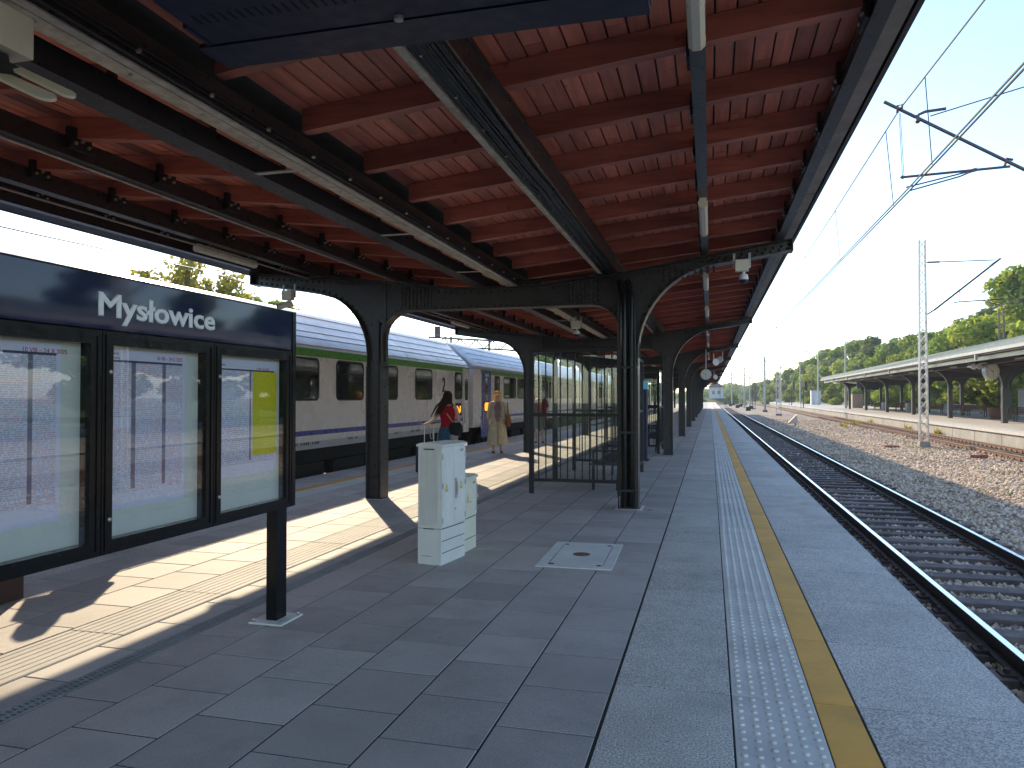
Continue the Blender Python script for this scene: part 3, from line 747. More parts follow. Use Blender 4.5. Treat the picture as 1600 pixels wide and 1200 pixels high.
BX = -2.87
B = thing('information_board', 'glossy navy station name board on black posts with three glazed timetable cases', 'notice board', (BX - .05, 4.6, 0))
for y in (4.66, 1.25):
    p = part('post', MB().box(BX - .105, BX - .025, y - .062, y + .062, .012, .80), 'steel_gloss', B)
    part('base_plate', MB().box(BX - .19, BX + .06, y - .14, y + .14, .001, .012), 'hatch', p)
    nb = MB()
    for a in (-.17, .04):
        for c in (-.11, .11): nb.lathe([(.013, .012), (.013, .026)], (BX + a, y + c, 0), 6)
    part('anchor_bolt', nb, 'bolt', p)
part('header_panel', MB().box(BX - .12, BX - .004, .42, 4.742, 1.885, 2.150), 'header_navy', B)
part('header_edge', MB().box(BX - .125, BX + .002, .42, 4.76, 2.1505, 2.158).box(BX - .125, BX + .004, 4.7425, 4.785, .78, 2.158), 'steel_gloss', B)
part('cabinet_back', MB().box(BX - .125, BX - .068, .42, 4.742, .775, 1.884), 'steel_gloss', B)
text('station_name', 'Mysłowice', 'printw', B, .16, facing_px(BX - .003 - (BX - .05), 2.998 - 4.6, 1.953), fit=.888, off=.0048)
yb = [4.742, 3.878, 3.023, 2.163, 1.30, .43]
tt = ['timetable_print_three', 'timetable_print_two', 'timetable_print', 'timetable_print', 'timetable_print_two']
for i in range(5):
    a, c = yb[i + 1] + .003, yb[i] - .003; z0, z1 = .778, 1.876
    fw = .068; f = MB()
    xf0, xf1 = BX - .067, BX
    for (p, q) in (((a, z0), (c, z0)), ((a, z1), (c, z1))):
        zz0, zz1 = (z0, z0 + fw) if p[1] == z0 else (z1 - fw, z1); f.box(xf0, xf1, a + fw, c - fw, zz0, zz1)
    f.box(xf0, xf1, a, a + fw, z0, z1).box(xf0, xf1, c - fw, c, z0, z1)
    f.box(BX, BX + .006, a + .018, a + .030, z0 + .018, z1 - .018).box(BX, BX + .006, c - .030, c - .018, z0 + .018, z1 - .018).box(BX, BX + .006, a + .030, c - .030, z1 - .030, z1 - .018).box(BX, BX + .006, a + .030, c - .030, z0 + .018, z0 + .030)
    d = part('case_door', f, 'steel_gloss', B)
    part('backing', MB().box(BX - .066, BX - .060, a + fw, c - fw, z0 + fw, z1 - fw), 'backing', d)
    part('timetable', MB().box(BX - .0595, BX - .057, a + fw - .02, c - fw - (.115 if i else .035), z0 + fw + (.13 if i else .20), z1 - fw - .012), tt[i], d)
    part('pane', MB().box(BX - .016, BX - .012, a + fw - .002, c - fw + .002, z0 + fw - .002, z1 - fw + .002), 'case_glass', d)
    lk = MB()
    for z in (z0 + .17, z1 - .2): lk.lathe([(.011, 0), (.011, .008), (.005, .012)], (BX + .001, a + .045, z), 10, 'x')
    part('lock', lk, 'bolt', d)
    if i in (1, 2):
        text('print_date', '10 VIII – 24 X 2025', 'printr', d, .03, facing_px(-.0065, a + .42 + (.02 if i == 1 else .05) - 4.6, z1 - fw - .055), fit=.235 if i == 2 else .2, extrude=.0004)
        if i == 1: text('print_title', 'Przyjazdy\nMysłowice', 'print', d, .022, facing_px(-.0065, a + fw + .015 - 4.6, z1 - fw - .04), extrude=.0004)
    if i == 0:
        text('print_date', '10 VIII – 24 X 2025', 'printr', d, .022, facing_px(-.0065, c - fw - .27 - 4.6, z1 - fw - .075), fit=.14, extrude=.0004)
        text('print_title', '■ Mysłowice', 'print', d, .02, facing_px(-.0065, a + fw + .01 - 4.6, z1 - fw - .06), extrude=.0004)
part('cabinet_side', MB().box(BX - .125, BX + .003, 4.743, 4.744, .78, .785), 'steel_gloss', B)
solo('litter_bin', MB().box(-5.42, -5.14, 4.38, 4.66, 0, .72).box(-5.44, -5.12, 4.36, 4.68, .72, .76), 'brownbin', 'dark brown box shaped litter bin half hidden at the left edge below the board', 'litter bin')

# ================================================================== electrical cabinets
def cabinet(name, label, loc, rz, w, d, h, m, doors, plinth_lines, ribs_n):
    """front face looks along +x; w along y, d along x"""
    t = thing(name, label, 'cabinet', loc, rz, None)
    z1 = h - .035; zp = .33
    part('plinth', MB().box(-d, -.008, 0, w, 0, zp), m, t, local=True)
    part('body', MB().box(-d, -.012, .004, w - .004, zp + .004, z1), m, t, local=True)
    b = MB(); b.prism([(-d - .012, z1), (.012, z1), (.012, z1 + .02), (-.03, h), (-d + .03, h), (-d - .012, z1 + .02)], -.012, w + .012); part('lid', b, m, t, local=True)
    rb = MB(); n = 13
    for i in range(n): x = -d + .03 + (d - .06) * i / n; rb.box(x, x + .007, -.0015, .004, zp + .03, z1 - .04)
    part('side_rib', rb, m, t, local=True, stuff=True)
    sl = MB().box(-d + .06, -.08, -.0025, .0035, z1 - .028, z1 - .018).box(-d + .06, -.08, -.0025, .0, zp - .004, zp + .003).box(-d + .04, -.11, -.002, 0, .075, .078)
    part('vent', sl, 'dark_gap', t, local=True)
    pw = w / doors
    for k in range(doors):
        b = MB().box(-.0115, 0, k * pw + .005, (k + 1) * pw - .005, zp + .012, z1 - .006)
        for i in range(ribs_n): y = k * pw + .02 + (pw - .04) * (i + .5) / ribs_n; b.box(0, .0016, y - .005, y + .005, zp + .04, z1 - .04)
        d_ = part('door', b, m, t, local=True)
        ys_ = k * pw + (pw * .38 if k == 0 else pw * .60); zs = zp + (z1 - zp) * .5
        part('warning_sticker', MB().box(.0017, .0025, ys_ - .03, ys_ + .03, zs - .05, zs + .05), 'white', d_, local=True)
        part('warning_sign', MB().prism([(ys_ - .022, zs - .004), (ys_ + .022, zs - .004), (ys_, zs + .04)], .0026, .0034, 'x').box(.0026, .0034, ys_ - .022, ys_ + .022, zs - .04, zs - .012), 'sticker', d_, local=True)
        if k == doors - 1:
            y = k * pw + .035; b = MB(); b.box(.001, .012, y - .012, y + .012, zs - .12, zs + .07).box(.012, .022, y - .007, y + .007, zs - .09, zs + .04); part('handle', b, 'galv', d_, local=True)
    for k in range(doors):
        yh = .012 if k == 0 and doors > 1 else w - .012
        for zz in (zp + .08, (zp + z1) / 2 + .02, z1 - .09): part('hinge', MB().lathe([(.007, -.025), (.007, .025)], (.004, yh, zz), 8), 'galv', t, local=True)
    part('lock', MB().lathe([(.010, 0), (.010, .005), (.004, .007)], (.001, w * .56, zp + .16), 10, 'x'), 'bolt', t, local=True)
    part('rating_plate', MB().box(.0018, .003, w - .12, w - .05, z1 - .06, z1 - .035), 'galv', t, local=True)
    for z in plinth_lines: part('plinth_joint', MB().box(-.0079, -.006, .02, w - .02, z, z + .006), 'dark_gap', t, local=True)
    return t
cabinet('electrical_cabinet', 'tall pale grey two door electrical cabinet with warning stickers on the paving', (-2.396, 6.524, 0), R(-8.3), .487, .252, 1.125, 'cab_grey', 2, (.105, .215, .328), 4)
cabinet('electrical_cabinet', 'low greenish single door electrical cabinet behind the taller grey one', (-2.372, 7.03, 0), R(-3), .42, .235, .76, 'cab_green', 1, (.12, .328), 3)

# ================================================================== glass waiting shelters
def shelter(label, y0, y1, group):
    x0, x1 = -2.80, -1.38; H = 2.33
    t = thing('glass_shelter', label, 'shelter', ((x0 + x1) / 2, y0, 0), 0, group)
    def post(x, y, w=.07): part('post', MB().box(x - w / 2, x + w / 2, y - w / 2, y + w / 2, 0, H), 'steel_matt', t)
    ym = (y0 + y1) / 2
    for x in (x0, x1):
        for y in (y0, ym, y1): post(x, y)
    def end(y):
        for z in (.22, 1.27, H - .03): part('end_rail', MB().box(x0 + .036, x1 - .036, y - .025, y + .025, z - .025, z + .025), 'steel_matt', t)
        n = 12
        for i in range(1, n):
            x = x0 + (x1 - x0) * i / n
            part('glazing_bar', MB().box(x - .008, x + .008, y - .012, y + .012, .245, 1.245).box(x - .008, x + .008, y - .012, y + .012, 1.296, H - .056), 'steel_matt', t)
        part('end_pane', MB().box(x0 + .04, x1 - .04, y + .013, y + .019, .245, H - .06), 'clear_glass', t)
    end(y0); end(y1)
    for (a, b) in ((y0, ym), (ym, y1)):
        for z in (.22, 1.27, H - .03): part('side_rail', MB().box(x1 - .025, x1 + .025, a + .036, b - .036, z - .025, z + .025), 'steel_matt', t)
        part('side_rail', MB().box(x0 - .025, x0 + .025, a + .036, b - .036, H - .055, H - .005), 'steel_matt', t)
    for (a, b) in ((y0, ym), (ym, y1)): part('side_pane', MB().box(x1 - .003, x1 + .003, a + .04, b - .04, .25, H - .06), 'clear_glass', t)
    for k in range(1, 12):
        y = y0 + (y1 - y0) * k / 12
        if k != 6: part('side_bar', MB().box(x1 - .012, x1 + .012, y - .008, y + .008, .245, 1.245), 'steel_matt', t)
    # bench seats within
    bn = thing('waiting_bench', 'metal bench with armrests inside the ' + ('near' if y0 < 15 else 'far') + ' glass shelter', 'bench', (-1.72, ym, 0))
    for k in range(4): part('slat', MB().box(-1.92 + k * .115, -1.82 + k * .115, y0 + .5, y1 - .5, .43, .455), 'steel_matt', bn)
    part('back_slat', MB().box(-1.475, -1.45, y0 + .5, y1 - .5, .60, .70), 'steel_matt', bn); part('back_slat', MB().box(-1.465, -1.44, y0 + .5, y1 - .5, .76, .86), 'steel_matt', bn)
    for y in (y0 + .7, ym, y1 - .7):
        part('leg', MB().bar((-1.9, y, 0), (-1.9, y, .43), .045, .045).bar((-1.5, y, 0), (-1.44, y, .9), .045, .045).bar((-1.9, y, .65), (-1.47, y, .66), .045, .03).bar((-1.9, y, .45), (-1.9, y, .65), .03, .03), 'steel_matt', bn)
shelter('near glass waiting shelter with black bars beside the downpipe column', 11.82, 15.75, 'glass shelters along the platform')
shelter('far glass waiting shelter with black bars seen beyond the downpipe column', 20.9, 24.9, 'glass shelters along the platform')
t = thing('ticket_totem', 'tall slim blue totem with lit top between the two shelters', 'totem', (-1.62, 18.6, 0))
part('body', MB().box(-1.72, -1.50, 18.5, 18.8, .04, 1.75), 'navy', t); part('header', MB().box(-1.74, -1.48, 18.48, 18.82, 1.752, 1.95), 'blue_led', t); part('base', MB().box(-1.76, -1.46, 18.46, 18.84, .001, .04), 'steel_matt', t)

# ================================================================== things hung from the canopy
def tube_lamp(label, x, y0, y1, z, group):
    t = thing('tube_lamp', label, 'lamp', (x, y0, z), 0, group); L = y1 - y0
    part('housing', MB().box(-.035, .035, 0, L, .02, .055), 'cream', t, local=True)
    b = MB(); prof = [(-.045, .02), (-.042, -.02), (-.02, -.04), (.02, -.04), (.042, -.02), (.045, .02)]
    b.prism(prof, .02, L - .02); part('diffuser', b, 'lampw', t, local=True)
    for a_ in (0, L - .02): part('end_cap', MB().prism([(p[0] * 1.06, p[1] * 1.06) for p in prof], a_, a_ + .02), 'cream', t, local=True)
    b = MB()
    for k in range(5): y = .12 + (L - .24) * k / 4; b.box(-.047, -.041, y - .012, y + .012, -.012, .012).box(.041, .047, y - .012, y + .012, -.012, .012)
    part('clip', b, 'galv', t, local=True)
names = ['large foreground tube lamp at the top edge of the picture on the right beam', 'second tube lamp along the right beam, before the first steel frame', 'third tube lamp along the right beam, just past the first frame',
         'fourth tube lamp along the right beam, midway to the second frame', 'fifth tube lamp along the right beam, past the second frame', 'sixth tube lamp along the right beam', 'seventh tube lamp along the right beam, small', 'eighth tube lamp along the right beam, small']
for i, y in enumerate((2.72, 7.48, 12.0, 16.4, 21.9, 27.0, 32.0, 37.0)): tube_lamp(names[i], -.06, y, y + 1.36, 3.438, 'tube lamps along the right hand beam')
for i, (y, n) in enumerate(((7.99, 'cream tube lamp on the left beam above the station name board'), (17.6, 'cream tube lamp on the left beam above the gap between coaches'), (27.5, 'far cream tube lamp on the left beam'))): tube_lamp(n, -6.19, y, y + 1.25, 3.41, 'tube lamps along the left hand beam')
def camera_unit(label, x, y, z, lean, head='bullet', side=1):
    t = thing('security_camera', label, 'camera', (x, y, z), 0, 'security cameras under the canopy')
    part('junction_box', MB().box(-.085, .085, -.11, .0, -.12, .03), 'cream', t, local=True)
    for a_ in (-.1, .1): part('clamp', MB().bar((a_, -.02, .13), (a_, -.02, -.07), .03, .02), 'galv', t, local=True)
    part('arm', MB().tube([(.02, -.06, -.12), (.02, -.06, -.17)], .02, 8), 'white', t, local=True)
    if head == 'dome':
        b = MB().lathe([(.02, -.15), (.055, -.17), (.062, -.22), (.060, -.235)], (.02, -.06, 0), 14); h = part('head', b, 'white', t, True, local=True)
        part('dome', MB().lathe([(.058, -.2355), (.052, -.265), (.03, -.285), (.008, -.29)], (.02, -.06, 0), 14), 'navy', h, True, local=True)
    else:
        b = MB().tube([(.06, -.02, -.17), (-.12, -.16, -.245)], .042, 10); h = part('head', b, 'white', t, True, local=True)
        part('lens', MB().tube([(-.1205, -.1605, -.2455), (-.125, -.164, -.248)], .034, 10), 'dark_gap', h, local=True)
        part('hood', MB().bar((.05, -.02, -.118), (-.16, -.19, -.206), .09, .008), 'white', h, local=True)
camera_unit('white dome camera clamped under the right arm of the first frame', .42, 10.53, 3.36, 0, 'dome')
camera_unit('white bullet camera under the left arm of the first frame above the coach', -6.42, 10.53, 3.20, 0)
camera_unit('small cream camera under the second frame between the shelters and the columns', -2.62, 15.0, 3.06, 0, 'dome')
part('drop_rod', MB().tube([(-2.62, 14.95, 3.05), (-2.62, 14.95, 3.19)], .015, 6), 'galv', bpy.data.objects['security_camera.002'])
# cream box with two rounded blades, top left corner
t = thing('fan_unit', 'cream box with two rounded cream blades under a beam, top left corner', 'fan', (-2.66, 2.32, 2.9))
part('housing', MB().box(-2.98, -2.585, 2.18, 2.36, 2.885, 3.045), 'cream', t); part('bracket', MB().box(-2.80, -2.74, 2.22, 2.30, 3.046, 3.18), 'galv', t)
part('hub', MB().lathe([(.03, 0), (.035, -.03), (.02, -.05)], (-2.66, 2.28, 2.88), 12).box(-2.69, -2.60, 2.25, 2.32, 2.80, 2.84), 'steel_matt', t, True)
def blade(p, d, L, w):
    b = MB(); d = Vector(d).normalized(); sd = d.cross(Vector((.35, -.5, .8))).normalized(); n = d.cross(sd); P = []
    for i in range(15): a = math.pi * (i / 14 - .5); P.append(Vector(p) + d * (L - w + w * math.cos(a) * 1.4) + sd * w * math.sin(a))
    P = [Vector(p) - sd * w * .8] + P + [Vector(p) + sd * w * .8]; m_ = len(P)
    V = [q + n * .006 for q in P] + [q - n * .006 for q in P]
    b.add(V, [tuple(range(m_)), tuple(range(2 * m_ - 1, m_ - 1, -1))] + [(i, m_ + i, m_ + (i + 1) % m_, (i + 1) % m_) for i in range(m_)]); return b
part('blade', blade((-2.66, 2.26, 2.80), (.19, .02, -.09), .27, .035), 'cream', t); part('blade', blade((-2.62, 2.30, 2.835), (.19, .05, -.095), .26, .026), 'cream', t)
solo('ring_insulator', MB().lathe([(.012, -.02), (.036, -.02), (.038, 0), (.012, .004)], (-2.665, 2.43, 3.35), 14, 'x'), 'galv', 'grey ring shaped insulator on the side of the beam, top left', 'insulator', None, True)
# hanging information display, seen from below
t = thing('train_display', 'large navy train information display hanging from the boards at the top of the picture', 'display', (-1.05, 2.4, 2.95))
part('housing', MB().prism([(2.10, 3.0), (2.22, 2.95), (2.55, 2.95), (2.62, 3.02), (2.62, 3.5), (2.10, 3.5)], -1.90, -.22, 'x'), 'navy', t)
part('hood', MB().prism([(2.555, 2.945), (2.76, 2.955), (2.765, 2.975), (2.575, 2.975)], -1.98, -.205, 'x'), 'navy', t)
part('hood_side', MB().prism([(2.40, 2.948), (2.56, 2.95), (2.78, 3.0), (2.78, 3.45), (2.4, 3.45)], -1.925, -1.905, 'x'), 'navy', t)
part('hood_side', MB().prism([(2.56, 2.95), (2.78, 3.0), (2.78, 3.45), (2.4, 3.45)], -.215, -.203, 'x'), 'navy', t)
b = MB()
for k in range(44): x = -1.84 + k * .037; b.box(x, x + .009, 2.335, 2.395, 2.9485, 2.951)
part('vent_slot', b, 'navy_vent', t, stuff=True)
part('bolt', MB().lathe([(.018, 0), (.018, -.015), (.008, -.02)], (-1.1, 2.53, 2.95), 10), 'bolt', t)
part('hanger', MB().box(-1.7, -1.62, 2.34, 2.42, 3.5, zr(-1.66)).box(-.5, -.42, 2.34, 2.42, 3.5, zr(-.46)), 'steel_matt', t)
# platform clock and horns further along
t = thing('platform_clock', 'round double faced station clock hanging from the near canopy', 'clock', (-.16, 30.5, 2.45))
part('case', MB().lathe([(.20, -.07), (.215, -.06), (.215, .06), (.20, .07)], (0, 0, 0), 28, 'y'), 'galv', t, True, local=True)
f = part('face', MB().lathe([(.195, -.074), (.195, -.0705)], (0, 0, 0), 28, 'y'), 'clockface', t, local=True)
b = MB()
for k in range(12):
    a = R(30 * k); b.bar((.15 * math.sin(a), -.0755, .15 * math.cos(a)), (.18 * math.sin(a), -.0755, .18 * math.cos(a)), .014, .003, (0, 1, 0))
part('hour_mark', b, 'print', f, local=True)
part('hand', MB().bar((0, -.077, -.02), (-.085, -.077, .05), .014, .003, (0, 1, 0)), 'print', f, local=True); part('hand', MB().bar((0, -.0785, .03), (.0, -.0785, -.15), .010, .003, (0, 1, 0)), 'print', f, local=True)
part('drop_rod', MB().tube([(0, 0, .21), (0, 0, 1.0)], .022, 8), 'galv', t, local=True)
def horn(label, x, y, z, yaw):
    t = thing('loudspeaker', label, 'loudspeaker', (x, y, z), yaw, 'horn loudspeakers near the clock')
    part('horn', MB().lathe([(.03, .10), (.04, 0), (.08, -.10), (.14, -.16), (.135, -.165)], (0, 0, 0), 14, 'y'), 'white', t, True, local=True); part('bracket', MB().bar((0, .05, 0), (0, .05, .35), .03, .03), 'galv', t, local=True)
horn('white horn loudspeaker right of the hanging clock', .16, 31.0, 2.95, R(25)); horn('white horn loudspeaker closest to the eave beyond the clock', .46, 31.2, 3.05, R(-30)); horn('small white horn loudspeaker further along beneath the eave', .25, 46, 2.75, R(20))
t = thing('train_display', 'small dark train display hanging far along the canopy beneath the clock', 'display', (-.63, 61, 2.36))
part('housing', MB().box(-1.02, -.24, 60.9, 61.2, 2.33, 3.02), 'navy', t); part('hanger', MB().box(-.9, -.84, 61, 61.06, 3.02, 3.5).box(-.4, -.34, 61, 61.06, 3.02, 3.5), 'steel_matt', t)

# ================================================================== the coaches
TC = -9.28
PROF = [(1.33, .49), (1.39, .56), (1.41, .75), (1.41, 2.38), (1.405, 2.54)]
ROOFP = [(1.405, 2.545), (1.385, 2.61), (1.335, 2.70), (1.24, 2.79), (1.08, 2.93), (.86, 3.12), (.55, 3.41), (.25, 3.52), (0, 3.55)]
def rr(y0, y1, z0, z1, r, n=5):
    P = []
    for (cy, cz, a0) in ((y1 - r, z1 - r, 0), (y0 + r, z1 - r, 90), (y0 + r, z0 + r, 180), (y1 - r, z0 + r, 270)):
        for k in range(n + 1): a = R(a0 + 90 * k / n); P.append((cy + r * math.cos(a), cz + r * math.sin(a)))
    return P
def window(t, y0, y1, z0, z1, r=.13, split=True):
    X = TC + 1.41; o = rr(y0, y1, z0, z1, r); i_ = rr(y0 + .035, y1 - .035, z0 + .035, z1 - .035, max(.03, r - .03)); n = len(o)
    b = MB(); V = [(X + .001, *p) for p in o] + [(X + .014, *p) for p in o] + [(X + .014, *p) for p in i_] + [(X + .003, *p) for p in i_]
    F = []
    for k in range(n):
        q = (k + 1) % n
        for j in range(3): F.append((j * n + k, j * n + q, (j + 1) * n + q, (j + 1) * n + k))
    b.add(V, F); w = part('window', b, 'rubber', t)
    part('pane', MB().prism(i_, X + .001, X + .005, 'x'), 'train_glass', w)
    if split: part('glazing_bar', MB().box(X + .006, X + .010, y0 + .05, y1 - .05, z1 - .30, z1 - .285), 'rubber', w)
def coach(label, y0, y1, wins, doors):
    t = thing('passenger_coach', label, 'train coach', (TC, y0, -.55), 0, 'coaches of the waiting train')
    tap = .45
    def secs(p): return [[(TC + x * k, z) for x, z in p] for k in (.90, 1, 1, .90)]
    def sweep(p, name, m, smooth):
        full = [(x, z) for x, z in p] + [(-x, z) for x, z in reversed(p) if x > 0]
        b = MB(); V = []; n = len(full); ys_ = (y0, y0 + tap, y1 - tap, y1); ks = (.90, 1, 1, .90)
        for y, k in zip(ys_, ks): V += [(TC + x * k, y, z - (1 - k) * .3 * (z > 3)) for x, z in full]
        F = [(j * n + i, j * n + i + 1, (j + 1) * n + i + 1, (j + 1) * n + i) for j in range(3) for i in range(n - 1)]
        b.add(V, F); b.add([V[i] for i in range(n)], [tuple(range(n))]); b.add([V[3 * n + i] for i in range(n)], [tuple(range(n - 1, -1, -1))])
        return part(name, b, m, t, smooth)
    body = sweep(PROF, 'body', 'train_beige', True); roof = sweep(ROOFP, 'roof', 'train_roof', True)
    b = MB()
    for (x, z) in ((1.385, 2.615), (1.24, 2.795), (1.08, 2.935), (.86, 3.125), (.64, 3.335)): b.box(TC + x - .006, TC + x + .008, y0 + tap, y1 - tap, z - .006, z + .006)
    part('roof_seam', b, 'train_grey', roof)
    X = TC + 1.41
    part('green_band', MB().box(X - .02, X + .003, y0 + tap, y1 - tap, 2.385, 2.545), 'train_green', body)
    part('blue_band', MB().box(X - .01, X + .003, y0 + tap, y1 - tap, .775, .875), 'train_blue', body)
    part('sill_band', MB().box(X - .06, X + .002, y0 + tap, y1 - tap, .497, .64), 'train_grey', body)
    for w in wins: window(t, *w)
    b = MB(); yy = y0 + 2.3
    while yy < y1 - 2: b.box(X + .0005, X + .0035, yy, yy + .012, .65, 2.38); yy += 3.98
    part('panel_seam', b, 'train_grey', body)
    for (a, c, m, info) in doors:
        d = part('door', MB().box(X - .03, X + .010, a, c, .12 if m == 'train_blue' else .40, 2.50), m, t)
        g = (a + c) / 2 + (0 if m == 'train_blue' else .05); ww = .13 if m == 'train_blue' else .16
        part('door_window', MB().prism(rr(g - ww, g + ww, 1.45, 2.25, .08), X + .0105, X + .016, 'x'), 'train_glass', d)
        part('handrail', MB().tube([(X + .04, a + .09, .7), (X + .04, a + .09, 1.2)], .016, 6).bar((X + .01, a + .09, .7), (X + .04, a + .09, .7), .02, .02).bar((X + .01, a + .09, 1.2), (X + .04, a + .09, 1.2), .02, .02), 'galv', d)
        part('door_frame', MB().box(X, X + .012, a - .035, a - .004, .4, 2.53).box(X, X + .012, c + .004, c + .035, .4, 2.53), 'train_grey', d)
        part('step', MB().box(X - .2, X + .06, a, c, .05, .09), 'under', t)
    b = MB(); b.box(TC - 1.1, TC + 1.1, y0 + .3, y1 - .3, .18, .4875)
    part('underframe', b, 'under', t)
    y = y0 + 5.4
    k = 0
    while y < y1 - 6:
        if not (9.6 < y < 12.6 and False): part('equipment_box', MB().box(TC + .35, TC + 1.22, y, y + 1.5, -.25 + .06 * (k % 3), .177).box(TC - 1.2, TC + .2, y + .2, y + 1.1, -.2, .177), 'under', t)
        y += 2.9 if k % 2 else 1.95; k += 1
    for yb_ in (y0 + 2.8, y1 - 2.9):
        g = part('bogie', MB().box(TC + .95, TC + 1.15, yb_ - 1.6, yb_ + 1.6, -.12, .1).box(TC - 1.15, TC - .95, yb_ - 1.6, yb_ + 1.6, -.12, .1).box(TC - .95, TC + .95, yb_ - .25, yb_ + .25, -.15, .12), 'under', t)
        for yy in (yb_ - 1.25, yb_ + 1.25):
            for s_ in (-1, 1): part('wheel', MB().lathe([(.46, .70 * s_), (.46, .80 * s_), (.40, .81 * s_), (.40, .90 * s_), (.1, .92 * s_), (.1, 1.2 * s_)], (TC, yy, -.09), 20, 'x'), 'rail_side', g, True)
    b = MB(); b.prism([(TC - .65, .5), (TC + .65, .5), (TC + .65, 2.6), (TC - .65, 2.6)], y1, y1 + .28); part('gangway', b, 'rubber', t)
    for s_ in (-.87, .87): part('buffer', MB().lathe([(.09, 0), (.09, .18), (.22, .20), (.22, .26)], (TC + s_, y1, .52), 12, 'y'), 'under', t, True)
    return t, body
W = []
y = 12.68
for (a, c) in ((2.75, 4.08), (4.75, 6.08), (6.74, 8.08), (8.74, 10.07), (10.74, 12.03), (12.72, 14.03), (14.77, 16.10), (16.76, 18.09), (19.30, 20.60)): W.append((a, c, 1.48, 2.36))
W.append((22.60, 23.32, 1.48, 2.36, .12))
t1, body1 = coach('grey and beige coach with a large 2, nearest in the waiting train', -2.0, 24.44, W, [(23.42, 23.98, 'train_beige', 0)])
X1 = .0 + 1.41 + .004
text('class_number', '2', 'print', body1, .62, facing_px(X1, 21.45 + 2.0, 1.72 + .55), fit=.27, extrude=.002, off=.012)
lm = MB()
for (y0_, n_, z_) in ((13.0, 14, .585), (15.35, 6, .60), (17.9, 5, .60), (19.0, 8, .60)):      # worn, unreadable lettering along the sill
    for k in range(n_):
        if k % 5 != 3: lm.box(TC + 1.411, TC + 1.4145, y0_ + .085 * k, y0_ + .085 * k + random.uniform(.03, .06), z_, z_ + .055)
for k in range(4): lm.box(TC + 1.411, TC + 1.4145, 21.52, 21.66 + .03 * (k % 2), 1.58 - .13 * k, 1.65 - .13 * k)
part('lettering', lm, 'print', body1, stuff=True)
part('label_plate', MB().box(TC + 1.411, TC + 1.418, 16.95, 17.22, .50, .66), 'print', body1)
part('tie_ring', MB().tube([(TC + 1.40, 20.45, .5), (TC + 1.42, 20.47, .36), (TC + 1.42, 20.57, .34), (TC + 1.42, 20.67, .36), (TC + 1.40, 20.69, .5)], .014, 6), 'white', body1)
dsp = part('destination_display', MB().box(TC + 1.411, TC + 1.43, 22.68, 23.22, .96, 1.36), 'rubber', t1)
b = MB()
for k in range(4): b.box(TC + 1.4305, TC + 1.433, 22.76 + .10 * k, 22.84 + .10 * k, 1.04 + .03 * (k % 2), 1.28 - .05 * (k % 3))
part('destination', b, 'amber_led', dsp)
W2 = [(27.15, 27.85, 1.50, 2.36, .12)] + [(28.45 + 2.15 * k, 30.35 + 2.15 * k, 1.50, 2.36) for k in range(8)] + [(46.2, 47.4, 1.5, 2.36)]
t2, body2 = coach('second grey coach of the waiting train with a bright blue door', 24.95, 51.4, W2, [(25.50, 26.66, 'train_blue', 1), (49.4, 50.5, 'train_beige', 0)])
dsp = part('destination_display', MB().box(TC + 1.421, TC + 1.432, 25.72, 26.44, 1.02, 1.40), 'rubber', t2)
part('destination', MB().prism(rr(25.82, 26.34, 1.06, 1.36, .1), TC + 1.4325, TC + 1.436, 'x'), 'amber_led', dsp)
part('door_light', MB().box(TC + 1.421, TC + 1.44, 25.9, 26.3, 2.30, 2.40), 'white', t2)
coach('third coach of the waiting train, mostly hidden behind the shelter', 51.9, 78.3, [(54.5 + 2.3 * k, 56.0 + 2.3 * k, 1.5, 2.36) for k in range(9)], [(52.4, 53.4, 'train_beige', 0)])
coach('fourth coach of the waiting train, far along the platform', 78.8, 105.2, [(81.5 + 2.3 * k, 83.0 + 2.3 * k, 1.5, 2.36) for k in range(9)], [(79.4, 80.3, 'train_beige', 0)])
